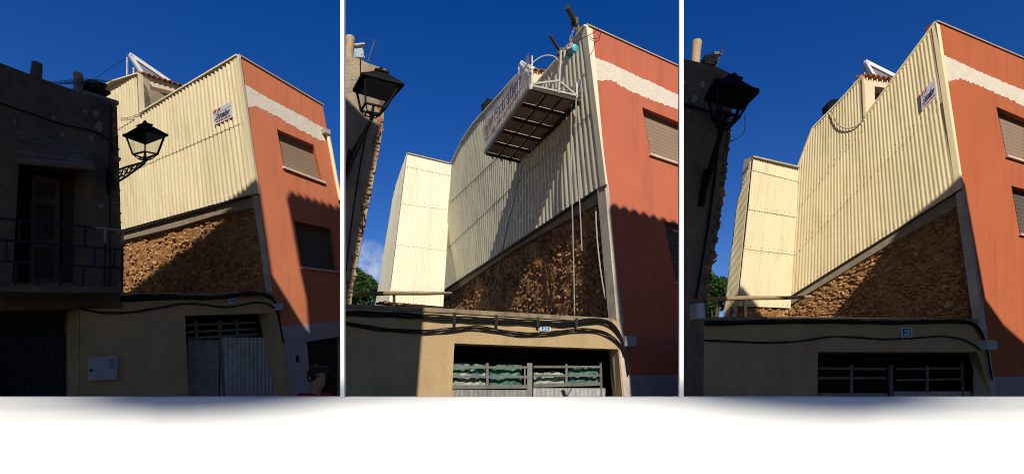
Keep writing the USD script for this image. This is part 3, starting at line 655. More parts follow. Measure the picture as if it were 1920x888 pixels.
garage(0, C1, 'low shaded garage with a dark metal gate under the leftmost rubble wall', dict(loc=(420, 743),
    wall=[(148, 577), (232, 566), (510, 553), (524, 600), (549, 744), (562, 930), (148, 930)], hole=[(347, 591), (508, 586), (540, 744), (556, 929), (362, 929)],
    coping=[(226, 548), (506, 547), (512, 558), (226, 560)],
    rails=[((350, 609), (478, 604)), ((351, 622), (480, 616)), ((352, 634), (483, 626))], posts=[((366, 600), (369, 640)), ((411, 600), (420, 760), .06), ((443, 598), (446, 630))],
    leaves=[(352, 411, 637, 900, 10), (413, 540, 632, 900, 17)]))
garage(1, C2, 'low sunlit tan garage with bars over a grey corrugated gate', dict(loc=(990, 743), dirv=(-.319, 1, 0),
    wall=[(640.5, 570), (821, 578), (959, 586), (1148, 597), (1160, 605), (1170, 654), (1177, 744), (1186, 930), (640.5, 930)], hole=[(852, 643), (1159, 654), (1167, 744), (1172, 929), (838, 929)],
    coping=[(640.5, 569), (821, 577), (959, 585), (1148, 596), (1150, 604), (959, 593), (821, 585), (640.5, 577)],
    rails=[((847, 688), (990, 688)), ((847, 705), (988, 706)), ((846, 725), (988, 724), .08), ((1000, 687), (1125, 687)), ((1000, 704), (1125, 703)), ((1000, 722), (1126, 719), .08)],
    posts=[((914, 680), (914, 722), .05), ((993, 680), (993, 900), .11), ((1062, 682), (1062, 720), .045), ((1126, 680), (1130, 900), .05), ((984, 686), (984, 726), .03)],
    leaves=[(846, 988, 730, 900, 17), (1000, 1135, 727, 900, 17)],
    tarps=[((846, 696), (910, 728)), ((848, 682), (912, 712)), ((918, 684), (978, 722)), ((1001, 697), (1060, 722)), ((1066, 690), (1122, 722))],
    tarp_labels=['pale creased tarpaulin, lowest behind the gate bars at far left', 'green creased tarpaulin hanging over the left end of the gate bars', 'green tarpaulin bunched left of the gate middle post', 'pale green tarpaulin right of the gate middle post', 'green tarpaulin behind the gate bars at their right end']))
garage(2, C3, 'low garage in black shade under the rightmost rubble wall', dict(loc=(1690, 743), dirv=(.321, 1, 0),
    wall=[(1279, 597), (1480, 595), (1842, 600), (1850, 640), (1866, 744), (1874, 930), (1279, 930)], hole=[(1534, 659), (1833, 659), (1858, 744), (1866, 929), (1530, 929)],
    coping=[(1279, 594), (1480, 593), (1842, 598), (1844, 608), (1480, 604), (1279, 606)],
    rails=[((1534, 690), (1660, 691)), ((1534, 708), (1660, 708)), ((1680, 691), (1800, 690)), ((1680, 712), (1800, 710))], posts=[((1596, 684), (1596, 740)), ((1670, 684), (1672, 900), .1), ((1738, 684), (1738, 735)), ((1803, 680), (1810, 900))],
    leaves=[(1534, 1664, 736, 900, 16), (1676, 1850, 733, 900, 21)]))
cables(C1.F, [([(226, 559), (330, 556), (420, 556), (490, 551), (511, 560), (522, 585), (527, 620), (532, 640)], .024, .006),
              ([(150, 577), (200, 585), (290, 577), (360, 568), (430, 574), (490, 566), (508, 572), (522, 600)], .016, .004)], 'black cables sagging along the shaded garage nearest the balcony')
cables(C2.F, [([(641, 587), (740, 590), (850, 596), (930, 600), (1000, 603), (1080, 604), (1121, 600), (1154, 615), (1168, 642), (1174, 670), (1178, 700)], .03, .006),
              ([(641, 604), (739, 619), (838, 618), (892, 613.5), (957, 623), (1046, 622), (1140, 627), (1163, 647), (1170, 665)], .022, .005)], 'thick black cable bundle along the sunlit tan garage',
       ties=[((852, 586), (852, 606)), ((931, 590), (931, 610)), ((1009, 594), (1009, 612)), ((1081, 596), (1081, 611))])
cables(C3.F, [([(1280, 606), (1400, 604), (1550, 602), (1700, 604), (1800, 602), (1832, 612), (1848, 645), (1856, 690), (1860, 710)], .026, .005),
              ([(1280, 636), (1400, 640), (1500, 638), (1560, 630), (1640, 634), (1720, 632), (1800, 634), (1838, 655)], .016, .004)], 'black cables on the rightmost garage in the shade')
house_plate(C1.F, [(427, 557), (439, 556), (440, 568), (428, 569)], 'small blue number 22 plate on the shaded garage nearest the balcony')
house_plate(C2.F, [(1012, 608), (1030.5, 608), (1031, 620.5), (1012, 620)], 'blue and white number 22 plate under cables on the sunlit garage')
house_plate(C3.F, [(1687, 614), (1707, 614), (1708, 632), (1688, 632)], 'blue number 22 plate on the rightmost garage in shade')
wall_box('junction_box', C1.F, [(518, 569), (531, 568), (532, 580), (519, 581)], 'small grey junction box on the red wall beside the leftmost garage', 'junction box')
wall_box('junction_box', C2.F, [(1172, 629), (1193, 630), (1195, 649), (1173, 648)], 'blue grey junction box where the sunlit garage cables turn down', 'junction box')
wall_box('junction_box', C3.F, [(1848, 637), (1869, 637), (1871, 655), (1850, 655)], 'grey junction box at the right corner of the rightmost garage', 'junction box')
def meter_extra(q):
    def f(t, pl, d):
        c = [np.array(k, float) for k in q]; g = lambda x, y: tuple((c[0] + (c[1] - c[0]) * x) * (1 - y) + (c[3] + (c[2] - c[3]) * x) * y)
        obj('meter_window', slab([g(.66, .14), g(.92, .13), g(.92, .5), g(.67, .5)], pl, .01, d + .014), M['solar_under'], t)
        obj('lock', slab([g(-.04, .5), g(.03, .5), g(.03, .62), g(-.04, .62)], pl, .03, d + .02), M['black_iron'], t)
        for x, y in ((.2, .22), (.84, .76), (.2, .62)): obj('screw', slab([g(x, y), g(x + .05, y), g(x + .05, y + .05), g(x, y + .05)], pl, .01, d + .014), M['solar_under'], t)
    return f
mq = [(171, 669), (221, 666), (219, 711), (172, 713)]
wall_box('meter_box', C1.F, mq, 'white electricity meter box on the wall under the balcony', 'meter box', .1, extra=meter_extra(mq))
mq = [(1306, 568), (1321, 567), (1322, 596), (1307, 597)]
BOX3 = mq
mq = [(545, 657), (562, 655.5), (566, 696), (551, 699)]
def hatch(t, pl, d): obj('hatch_window', slab([(554, 667), (560, 666), (561, 678), (556, 679)], pl, .01, d + .012), M['void'], t)
wall_box('meter_hatch', C1.F, mq, 'flat grey meter hatch on the plinth beside the person', 'meter box', .03, m='plinth', extra=hatch)

# ------------------------------------------------------------------ old plastered houses at the left of each corner
def old_house(i, C, label, D):
    pl = Plane(D['at'], C.F.n) if 'at' in D else Plane(C.F.p - C.F.n * D.get('back', 0.0), C.F.n)
    t = thing('old_house', label, 'house', np.array([*pl.at(*D['loc'])[:2], 0]))
    dv = D.get('dirv'); obj('wall', slab(D['wall'], pl, .55, 0, D.get('holes', []), dirv=dv), M[D['mat']], t)
    if 'core' in D: obj('house_body', slab(D['core'], pl, 2.6, -.9, dirv=dv), M[D['mat']], t)
    r = np.random.default_rng(60 + i); ep = np.array(D['edge'], float); n = D.get('edge_n', 26); a, b = ep[0], ep[-1]; ev = np.linspace(a[1], b[1], n + 1)[:-1] + (b[1] - a[1]) / n / 2; eu = np.interp(ev, ep[:, 1], ep[:, 0])
    for k in range(n):                                               # toothed brick and stone edge
        q = np.array([eu[k] - r.uniform(2.5, 6.0) * D.get('edge_w', .05) / .05 * .8, ev[k]]); c = pl.at(*q, .0); s = .085 * r.uniform(.8, 1.25)
        m = lump(c - pl.e1 * .02 + pl.e1 * r.uniform(-.015, .02), (D.get('edge_w', .05) * r.uniform(.7, 1.25), np.linalg.norm(pl.at(*a) - pl.at(*b)) / n * r.uniform(.35, 1.0), .05 * r.uniform(.5, 1.6)), pl, r)
        obj('edge_stone', m, M['brick_edge' if r.uniform() < (.7 if D['mat'] != 'old_plaster' else .4) else D['mat']], t)
    for q in D.get('patches', []):
        c = np.array(q[:2]); s = q[2]
        pts = [tuple(c + np.array([math.cos(w), math.sin(w)]) * s * r.uniform(.45, 1.1)) for w in np.linspace(0, 2 * math.pi, 11)[:-1]]
        obj('plaster_patch', slab(pts, pl, .012, .008), M[q[3] if len(q) > 3 else 'pale_patch'], t)
    for line in D.get('cords', []):
        obj('wall_cord', tube(spline([pl.at(*q, .025) for q in line], 30), .011, 6), M['cable'], t)
    return t, pl
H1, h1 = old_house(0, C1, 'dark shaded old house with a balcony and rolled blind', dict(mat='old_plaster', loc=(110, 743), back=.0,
    wall=[(-60, 95), (0, 118), (65, 143), (136, 168), (219, 197), (223, 300), (226, 400), (231, 545), (231, 578), (150, 578), (150, 930), (-60, 930)],
    core=[(-60, 97), (0, 120), (65, 145), (136, 170), (217, 199), (229, 545), (229, 700), (-60, 700)],
    holes=[[(36, 300), (157, 316), (155, 530), (23, 530)], [(-50, 582), (148.5, 579), (150.5, 929), (-50, 929)]],
    edge_n=40, edge=((219, 200), (223, 300), (226, 400), (231, 540)), cords=[[(-20, 189), (60, 214), (130, 236), (190, 253), (203, 262), (205, 290)], [(209, 196), (207, 260), (206, 400), (206, 535)]],
    patches=[(101, 221, 6), (180, 214, 8), (186, 237, 10), (160, 210, 4), (27, 228, 5), (118, 252, 5), (166, 357, 8, 'brick_edge'), (190, 385, 6), (172, 258, 5)]))
chimney(H1, h1, ((67, 148, 18), (70, 119, 16)), .5, M['old_plaster']); chimney(H1, h1, ((146, 176, 14), (147, 138, 15)), .6, M['chimney_clay'])
# tiles at the eave over the corner
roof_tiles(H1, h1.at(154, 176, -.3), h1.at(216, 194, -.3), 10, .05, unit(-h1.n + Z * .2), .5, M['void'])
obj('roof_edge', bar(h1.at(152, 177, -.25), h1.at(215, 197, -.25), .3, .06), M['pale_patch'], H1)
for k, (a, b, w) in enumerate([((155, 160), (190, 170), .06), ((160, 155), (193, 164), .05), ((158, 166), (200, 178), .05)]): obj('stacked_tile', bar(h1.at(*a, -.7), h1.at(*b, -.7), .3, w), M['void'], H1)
# balcony door and blind
bd = obj('balcony_door', slab([(20, 298), (160, 312), (158, 534), (18, 534)], h1, .04, -.5), M['void'], H1)
obj('door_leaf', slab([(61, 328), (112, 335), (111, 532), (56, 532)], h1, .05, -.32), M['door_wood'], bd)
for q in ([(69, 340), (104, 344), (103, 375), (68, 372)], [(68, 380), (103, 383), (102, 448), (67, 448)], [(66, 462), (102, 463), (101, 520), (64, 520)]): obj('door_panel', slab(q, h1, .02, -.31), M['dark_wood'], bd)
obj('door_leaf', slab([(118, 336), (156, 340), (154, 532), (117, 532)], h1, .05, -.36), M['dark_wood'], bd)
bl = obj('blind', tube([h1.at(30, 249, .05), h1.at(167, 285, .05)], .035), M['esparto'], H1)
for k in range(11):
    f = k / 10; a = np.array([29, 249]) + (np.array([36, 299]) - np.array([29, 249])) * f; b = np.array([166, 284]) + (np.array([177, 313]) - np.array([166, 284])) * f
    o = .08 + .24 * f; obj('blind_slat', bar(h1.at(*a, o), h1.at(*b, o), .02, .028), M['esparto'], bl)
obj('blind_roll', tube([h1.at(36, 301, .33), h1.at(176, 314, .33)], .05), M['esparto'], bl)
# balcony
fr = .62
bal = obj('balcony_slab', [slab([(-40, 534), (229, 538), (229, 548), (-40, 546)], h1, fr + .1, fr + .05)], M['old_plaster'], H1)
RB = lambda a, b, w=.028, o=fr: bar(h1.at(*a, o), h1.at(*b, o), w)
for a, b in (((-40, 405), (231, 432)), ((-40, 446), (231, 468)), ((-40, 486), (231, 503))): obj('balcony_rail', RB(a, b, .03), M['blue_iron'], bal)
for u, v0, v1 in ((78, 416, 454), (160, 425, 461), (37, 411, 452), (98, 458, 494), (138, 461, 497), (178, 464, 499), (12, 450, 491), (72, 492, 536), (115, 495, 537), (157, 498, 537), (30, 489, 536), (230, 432, 540), (197, 429, 538), (206, 500, 538), (215, 467, 501)):
    obj('baluster', RB((u, v0), (u - 1, v1), .024), M['blue_iron'], bal)
for v in (432, 468, 503): obj('balcony_rail', bar(h1.at(230.5, v, fr), h1.at(230.5, v, 0) - h1.n * 0 , .028), M['blue_iron'], bal)
# ground floor door
gd = obj('ground_floor_door', slab([(-55, 575), (155, 572), (155, 935), (-55, 935)], h1, .04, -.6), M['void'], H1)
for k in range(12): obj('door_board', slab([(-10 + k * 11.5, 632 - k * .4), (0.2 + k * 11.5, 632 - k * .4), (2 + k * 11.8, 925), (-9 + k * 11.8, 925)], h1, .04, -.5 + .006 * (k % 2)), M['blue_iron'], gd)

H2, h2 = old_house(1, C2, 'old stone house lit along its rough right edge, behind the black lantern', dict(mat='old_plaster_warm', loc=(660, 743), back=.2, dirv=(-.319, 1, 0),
    wall=[(641, 102), (646, 104), (670, 109), (691, 119), (724, 130), (719, 222), (714, 265), (697, 356), (678, 452), (663, 528), (656, 600), (641, 600)],
    edge=((722, 150), (719, 222), (714, 265), (697, 356), (678, 452), (663, 528), (657, 566)), edge_n=52, edge_w=.07, cords=[[(676, 112), (676, 140), (679, 170)], [(690, 230), (672, 330), (655, 450), (644, 560)]],
    patches=[(663, 146, 6), (655, 166, 7), (648, 170, 5)]))
chimney(H2, h2, ((654, 112, 15), (657, 70, 17)), .4, M['chimney_clay'])
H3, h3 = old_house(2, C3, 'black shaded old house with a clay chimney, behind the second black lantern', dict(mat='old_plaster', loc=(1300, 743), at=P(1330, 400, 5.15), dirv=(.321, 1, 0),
    wall=[(1279, 109), (1282, 110), (1343, 125), (1368, 137), (1376, 160), (1373, 203), (1366, 280), (1355, 380), (1343, 452), (1333, 510), (1327, 548), (1320, 610), (1318, 960), (1279, 960)],
    edge=((1375, 160), (1373, 203), (1366, 280), (1355, 380), (1343, 452), (1333, 510), (1327, 548), (1320, 596)), edge_n=48, edge_w=.03, cords=[[(1281, 195), (1300, 200), (1333, 211)], [(1352, 200), (1345, 290), (1328, 420), (1305, 560)]],
    patches=[(1318, 158, 6), (1302, 186, 9), (1284, 155, 4), (1291, 209, 3)]))
wall_box('meter_box', h3, BOX3, 'narrow grey box at the foot of the dark house beside the tree', 'meter box', .1)
chimney(H3, h3, ((1303, 122, 17), (1307, 78, 18)), .4, M['chimney_clay'])

# ------------------------------------------------------------------ street lamps
a1 = h1.at(202, 326, .05), h1.at(202, 352, .05)
lantern('black four-sided lantern on a scrolled bracket in front of yellow cladding', 8.9, [(231, 254), (272, 243), (314, 253), (272, 269)], (272, 255), (272, 290), .56, (272, 303), (272, 226), a1, (h1.at(203, 318, .03), h1.at(203, 362, .03)))
a2 = h2.at(655, 290, .05), h2.at(649, 330, .05)
lantern('black lantern against the lit plaster of the old stone house', 6.9, [(663, 170), (680.5, 138), (756.5, 157.5), (729, 189)], (708, 164), (699, 205), .50, (696, 224), (715, 126), a2, (h2.at(655, 280, .03), h2.at(645, 350, .03)))
a3 = h3.at(1325, 330, .05), h3.at(1318, 370, .05)
lantern('black lantern hanging beside the black shaded house', 4.75, [(1323, 185), (1341, 151), (1421, 171), (1390, 203)], (1370, 177), (1360, 222), .52, (1354, 242), (1379, 138), a3, (h3.at(1325, 318, .03), h3.at(1314, 385, .03)))

# ------------------------------------------------------------------ hanging work platform
zp = 8.10
def onz(u, v, z=zp): r = ray(u, v); return CAM + r * ((z - CZ) / r[2])
def lvl(u, Y, z=zp): return np.array([(u - 960) / K * Y, Y, z])
Q = [onz(998, 166), onz(1086, 189), onz(978, 304), onz(912, 288)]        # outer near, inner near, inner far, outer far
pf = thing('hanging_platform', 'suspended work platform with netting hanging against the grazing lit clad wall', 'work platform', (Q[0] + Q[2]) / 2)
bl2 = lambda s, t: (Q[0] + (Q[1] - Q[0]) * s) * (1 - t) + (Q[3] + (Q[2] - Q[3]) * s) * t
for i in range(3):
    for j in range(5):
        s0, s1, t0, t1 = i / 3 + .012, (i + 1) / 3 - .012, j / 5 + .008, (j + 1) / 5 - .008
        v = [bl2(s0, t0), bl2(s1, t0), bl2(s1, t1), bl2(s0, t1)]; obj('deck_panel', trimesh.convex.convex_hull(np.array([q + Z * .05 for q in v] + [q + Z * .075 for q in v])), M['ply'], pf)
for j in range(6): obj('deck_beam', bar(bl2(0, j / 5), bl2(1, j / 5), .05, .07), M['rust_steel'], pf)
for i in (1, 2): obj('deck_beam', bar(bl2(i / 3, 0) + Z * .02, bl2(i / 3, 1) + Z * .02, .035, .04), M['rust_steel'], pf)
obj('side_beam', bar(bl2(1, 0), bl2(1, 1), .06, .08), M['rust_steel'], pf); obj('side_beam', bar(bl2(-.03, 0) + Z * .03, bl2(-.03, 1) + Z * .03, .07, .10), M['white_steel'], pf)
for k in range(8): obj('deck_beam', bar(bl2(k / 8, 1.0), bl2((k + 1) / 8, 1.06 if k % 2 else 1.0) , .03), M['rust_steel'], pf)
H = 1.0; T = lambda s, t, h: bl2(s, t) + Z * h
for a, b in ((T(0, 0, .06), T(.95, 0, .10)), (T(.95, 0, .1), T(.55, 0, .32)), (T(.55, 0, .32), T(0, 0, .1)), (T(.55, 0, .05), T(.6, 0, 1.0)), (T(.95, 0, .05), T(.95, 0, .38))): obj('end_brace', bar(a, b, .038), M['white_steel'], pf)
for t in (0, .25, .5, .75, 1): obj('rail_post', bar(T(0, t, 0), T(0, t, .70), .03), M['white_steel'], pf)
for h in (.36, .7): obj('guard_rail', tube([T(0, 0, h), T(0, 1, h)], .015), M['white_steel'], pf)
obj('guard_rail', tube(spline([T(.15, .12, .3), T(.18, .1, .85), T(.45, .05, .95), T(.62, .02, .6)], 16), .014), M['white_steel'], pf)
def net(s0, s1, h0, h1, o, nx=30, nz=8, pts=None):
    V, F = [], []
    for a in range(nx):
        for b in range(nz):
            t = s0 + (s1 - s0) * a / (nx - 1); h = h0 + (h1 - h0) * b / (nz - 1)
            h += (.10 * (1 - t) ** 3 if b == nz - 1 and h1 > 2 else 0); h *= .80 + .18 * t; w = meshkit.fbm(np.array([t * 7, h * 3, 2.0]), 3, 9) - .5
            V.append(T(-.06, t, h) + unit(Q[0] - Q[1]) * (o + .10 * w))
    for a in range(nx - 1):
        for b in range(nz - 1): c = a * nz + b; F += [[c, c + nz, c + nz + 1], [c, c + nz + 1, c + 1]]
    return trimesh.Trimesh(np.array(V), np.array(F), process=False)
nt = obj('netting', net(-.03, 1.0, .02, .88, .03), M['net_white'], pf, smooth=True)
# printed bands and lettering on the netting (seen from behind)
obj('net_print', [net(.86, .94, .22, .60, .045, 4, 4), net(.72, .83, .38, .66, .045, 4, 4)], M['net_red'], nt, smooth=True)
lt = meshkit.text_mesh('Extrallon', 1.0, .2, bold=True); v = lt.vertices.copy(); v = (v - v.min(0)) / (v.max(0) - v.min(0))
def on_net(v, t0, t1, h0, h1, o):
    out = []
    for x, y, z in v:
        t = t0 + (t1 - t0) * x; h = (h0 + (h1 - h0) * y) * (.80 + .18 * t); w = meshkit.fbm(np.array([t * 7, h * 3, 2.0]), 3, 9) - .5
        out.append(T(-.06, t, h) + unit(Q[0] - Q[1]) * (o + .10 * w + z * .004))
    return np.array(out)
lt.vertices = on_net(v, .68, .12, .36, .72, .045); lt.fix_normals(); obj('net_print', lt, M['net_blue'], nt)
for k, (a_, b_) in enumerate(((.76, .66), (.62, .52), (.48, .42), (.38, .27), (.23, .17))): obj('net_print', net(b_, a_, .12, .25, .045, 4, 4), M['net_red'], nt, smooth=True)
# outrigger beams on the roof, hoists and ropes
def outrigger(foot, tip, Yt, label, m2, w=.10):
    a = C2.Y.at(*foot, -.15); b = P(*tip, Yt); t = thing('outrigger_beam', label, 'steel beam', a)
    mid = a + (b - a) * .38
    obj('beam', bar(a, mid, w, w * .8), m2, t); obj('beam_tip', bar(mid, b, w * 1.15, w), M['rust_steel'], t); obj('shackle', box_at(mid, (.14, .12, .14)), M['rust_steel'], t)
    return mid, b
m1, t1 = outrigger((1086, 58), (1063, 13), 11.15, 'dark outrigger beam jutting from the roof at the corner above the platform', M['yellow_steel'], .075)
m2, t2 = outrigger((1062, 116), (1031, 67), 12.2, 'thin grey outrigger beam jutting from the roof parapet above the platform', M['metal_grey'], .045)
def motor(pts, label):
    t = thing('hoist_motor', label, 'hoist motor', C2.Y.at(*pts[1], .25))
    c = C2.Y.at(*pts[0], .4); e = C2.Y.at(*pts[1], .3); d = unit(c - e)
    obj('motor_case', bar(c, e, .12, .14), M['white_steel'], t)
    ax = unit(np.array([.3, -1, -.2])); obj('motor_drum', tube([e + ax * .02, e + ax * .10, e + ax * .16, e + ax * .17], [.075, .085, .07, .03], 16), M['cyan_paint'], t, smooth=35)
motor(((1068, 86), (1073, 95)), 'cyan hoist motor nearer the roof corner, under the big beam'); motor(((1062, 100), (1064, 106)), 'cyan hoist motor by the thin outrigger beam')
def rope(pts, r, label, n=30, chain=False):
    s = spline(pts, n)
    if not chain: obj('rope', tube(s, r, 6), M['cable' if 'wire' in label else 'rope'], '/World', smooth=True, label=label, cat='rope'); return
    t = thing('chain', label, 'chain', s[-1])
    for k in range(len(s) - 1):
        c, d = (s[k] + s[k + 1]) / 2, unit(s[k + 1] - s[k]); w = unit(np.cross(d, [1, 0, 0] if k % 2 else [0, 1, 0])); L = np.linalg.norm(s[k + 1] - s[k])
        obj('chain_link', tube([c + d * math.cos(q) * L * .68 + w * math.sin(q) * L * .34 for q in np.linspace(0, 2 * math.pi, 9)], .011, 5), M['rope'], t)
rope([m1, m1 + [-.06, 0.05, -.25], m1 + [-.13, .15, -.55], C2.Y.at(1069, 84, .4)], .012, 'pale chain hanging from the big outrigger beam', 14, chain=True)
for k, (u0, v0, u1, v1, lab) in enumerate(((1072, 176, 1077, 588, 'pale hanging rope left of the pair by the pillar'), (1080, 185, 1091, 470, 'pale hanging rope right of the pair by the pillar'), (982, 306, 918, 574, 'pale rope dangling down over the far end of the rubble wall'))):
    a, b = C2.Y.at(u0, v0, .22), C2.Y.at(u1, v1, .25); rope([a, a + (b - a) * .4 + C2.Y.n * .03, b + (a - b) * .15, b], .016, lab)
a, b = C2.Y.at(1117, 396, .1), C2.Y.at(1135, 560, .1); rope([a, (a + b) / 2 + C2.Y.n * .05, b], .018, 'pale rope on the rubble beside the white pillar')
# second sign, partly behind the platform
company_sign(C2.Y, [(1067, 175), (1094, 146), (1097, 176), (1070, 198)], 'white and blue sign on the clad wall just behind the platform end')
# thin wire over the corner
rope([C2.Y.at(1060, 112, .1), C2.Y.at(1085, 76, .3), C2.F.at(1105, 66, .4), C2.F.at(1122, 53, .2)], .006, 'thin wire looping from the parapet over the red front')
s = [C2.F.at(1104 + 11 + 11 * math.cos(w), 64 + 9 * math.sin(w), .06) for w in np.linspace(2.6, -.9, 14)]; rope(s, .006, 'thin loop of wire on the red wall at the top corner')

# ------------------------------------------------------------------ chimney caps, roof clutter, beams, cables in the air
def cap(q, C, label, back=.3):
    pl = Plane(C.Y.at(*q[-1], 0) - C.F.n * back, C.F.n); t = thing('chimney_cap', label, 'chimney cap', pl.at(*q[-1], 0)); obj('hood', slab(q, pl, .16, .1), M['black_iron'], t)
    c = np.mean(np.array(q), axis=0); obj('flue', bar(pl.at(c[0], c[1] + 4, -.25), pl.at(c[0] + 2, c[1] + 26, -.25), .3), M['black_iron'], t)
cap([(906, 193), (913, 184), (928, 187), (919, 200), (907, 207)], C2, 'black chimney cap above the netting end on the roofline', .1)
cap([(1552, 198), (1564, 185), (1577, 188), (1566, 202), (1553, 211)], C3, 'black chimney cap on the rightmost clad roofline', .1)
rope([C3.Y.at(1560, 208, .08), C3.Y.at(1568, 228, .08), C3.Y.at(1583, 240, .08), C3.Y.at(1604, 237, .08), C3.Y.at(1620, 221, .08)], .014, 'sagging loop of cable on the rightmost yellow wall')
def beam(a, b, Y0, Y1, post, label, w=.09):
    t = thing('timber_beam', label, 'wooden beam', P(*a, Y0)); p, q = P(*a, Y0), P(*b, Y1)
    obj('pole', tube([p, p + (q - p) * .3 + Z * .01, p + (q - p) * .7 - Z * .01, q], [w * .5, w * .55, w * .5, w * .45], 9), M['beam_wood'], t, smooth=40)
    f = (post[0] - a[0]) / (b[0] - a[0]); c = p + (q - p) * f; obj('prop', bar(c, np.array([c[0], c[1], P(*post, c[1])[2]]), .06), M['dark_wood'], t)
beam((668, 551), (845, 549), 11.6, 15.5, (727, 580), 'long thin timber beam in front of the pale yellow wing')
beam((1328, 561), (1520, 556), 11.0, 13.6, (1388, 600), 'long thin timber beam in front of the yellow wing on the right')
r_ = np.random.default_rng(5); t = thing('roof_debris', 'row of broken red roof tiles at the foot of the pale yellow wing', 'roof tiles', P(765, 572, 13.5))
for k in range(13):
    u = 714 + k * 8.3; c = P(u, 566 + k * .72 + r_.uniform(-.6, .6), 12.6 + k * .12); obj('roof_tile', lump(c, (.075, .045, .08), C2.F, r_), M['roof_tile'], t)
obj('ridge', bar(P(712, 568, 12.8), P(824, 577, 14.3), .3, .05), M['dark_wood'], t)
# plastic box and scrap on the old roofs
def crate(pl, q, label):
    t = thing('plastic_box', label, 'plastic box', pl.at(*q[3], -.5)); obj('box', slab(q, pl, .3, -.4), M['box_clear'], t)
    c = [np.array(k, float) for k in q]; obj('box_end', slab([tuple(c[0] + (0, 4)), tuple(c[0] + (c[1] - c[0]) * .3 + (0, 5)), tuple(c[3] + (c[2] - c[3]) * .28 + (0, 1)), tuple(c[3] + (0, 1))], pl, .32, -.38), M['box_blue'], t)
    obj('lid', bar(pl.at(*(c[0] + (-1, 1)), -.55), pl.at(*(c[1] + (1, 1)), -.55), .34, .025), M['white_steel'], t)
crate(h2, [(661, 92), (680, 90), (684, 108), (662, 106)], 'clear and blue plastic box on the lit old roof beside the chimney')
def scrap(pl, at, label):
    t = thing('roof_scrap', label, 'scrap metal', pl.at(*at, -.4))
    for a, b, w in (((-6, 3), (16, 7), .05), ((-2, -6), (14, -8), .03), ((14, -8), (18, 6), .03), ((-2, -6), (-3, 3), .03), ((2, -1), (16, 0), .03)): obj('rod', bar(pl.at(at[0] + a[0], at[1] + a[1], -.4), pl.at(at[0] + b[0], at[1] + b[1], -.4), w), M['black_iron'], t)
    obj('sheet', bar(pl.at(at[0], at[1] - 2, -.6), pl.at(at[0] + 14, at[1] - 1, -.6), .25, .03), M['metal_grey'], t)
scrap(h3, (1324, 113), 'tangle of dark scrap metal on the black house roof by its chimney'); scrap(h1, (165, 165), 'small tangle of dark scrap on the balconied house roof')
def antenna(pl, at, label, n=6):
    t = thing('roof_antenna', label, 'antenna', pl.at(at[0], at[1], -.5)); a, b = pl.at(at[0], at[1], -.5), pl.at(at[0] + at[2], at[1] - at[3], -.5)
    obj('boom', tube([a, b], .006, 5), M['metal_grey'], t)
    for k in range(n):
        c = a + (b - a) * (k + 1) / n; d = np.array([.10, .25, .12]); obj('element', tube([c - d, c + d], .004, 5), M['metal_grey'], t)
antenna(h1, (112, 158, 74, 8), 'thin television antenna on the balconied house roof', 9)
antenna(h3, (1342, 126, 14, 36), 'thin wire antenna behind the black shaded house roof', 5); antenna(h2, (690, 115, 12, 38), 'thin wire antenna on the lit old roof', 4)
rope([h1.at(130, 168, -.4), h1.at(160, 158, -.6), h1.at(190, 140, -.8), h1.at(238, 110, -1.0)], .004, 'thin wire from the balconied house roof up to the panel post')
rope([h3.at(1350, 262, -.02) , h3.at(1377, 262, .02), h3.at(1393, 250, .05), h3.at(1397, 225, .05), h3.at(1397, 215, .05)], .005, 'thin loose wire curling below the second black lantern')
rope([C1.Y.at(224, 221, .08), C1.Y.at(245, 219, .08), C1.Y.at(262, 213, .08)], .008, 'thin cable on the yellow wall below the attic corner')

# ------------------------------------------------------------------ the drain beside the leftmost red front
t = thing('drain_pipe', 'orange drain pipe at the right end of the leftmost red front', 'drain pipe', C1.F.at(628, 330, .05))
obj('pipe', tube([C1.F.at(u, v, .07) for u, v in ((613, 243), (622, 290), (630, 335), (638, 375))], .05, 8), M['trim2'], t, smooth=True)
obj('hopper', slab([(609, 240), (620, 244), (619, 252), (611, 248)], C1.F, .14, .15), M['coping'], t)

# ------------------------------------------------------------------ trees behind
def tree(c, R, H, seed, label, n=5200):
    r = np.random.default_rng(seed); t = thing('tree', label, 'tree', (c[0], c[1], 0)); c = np.asarray(c, float)
    tr = [tube([(c[0], c[1], -.1), (c[0] + .1, c[1], c[2] * .5), (c[0], c[1] + .1, c[2] + R * .3)], [.22, .16, .06])]
    blobs = []
    for k in range(16):
        d = unit(r.normal(size=3)) * R * r.uniform(.35, .85); d[2] *= H / R; blobs.append((c + d, R * r.uniform(.28, .5)))
        tr.append(tube([(c[0], c[1], c[2] * .55 + .3 * k * .1), c + d * .5, c + d], [.07, .04, .015], 5))
    obj('trunk', tr, M['bark'], t)
    V, F = [], []
    for k in range(n):
        b, br = blobs[int(r.integers(len(blobs)))]; p = b + unit(r.normal(size=3)) * br * r.uniform(.55, 1.05) ** .5
        u = unit(r.normal(size=3)); w = unit(np.cross(u, r.normal(size=3))); s = r.uniform(.06, .13); i = len(V)
        V += [p - u * s, p + w * s * .5 + u * s * .1, p + u * s, p - w * s * .5 + u * s * .1]; F += [[i, i + 1, i + 2], [i, i + 2, i + 3]]
    obj('crown', trimesh.Trimesh(np.array(V), np.array(F), process=False), M['leaf'], t)
tree(P(683, 545, 34), 1.55, 1.75, 3, 'bright green tree beyond the pale yellow wing', 6500); tree(P(1338, 552, 30), 1.35, 1.35, 4, 'shadowed green tree between the black house and yellow wing', 5200)

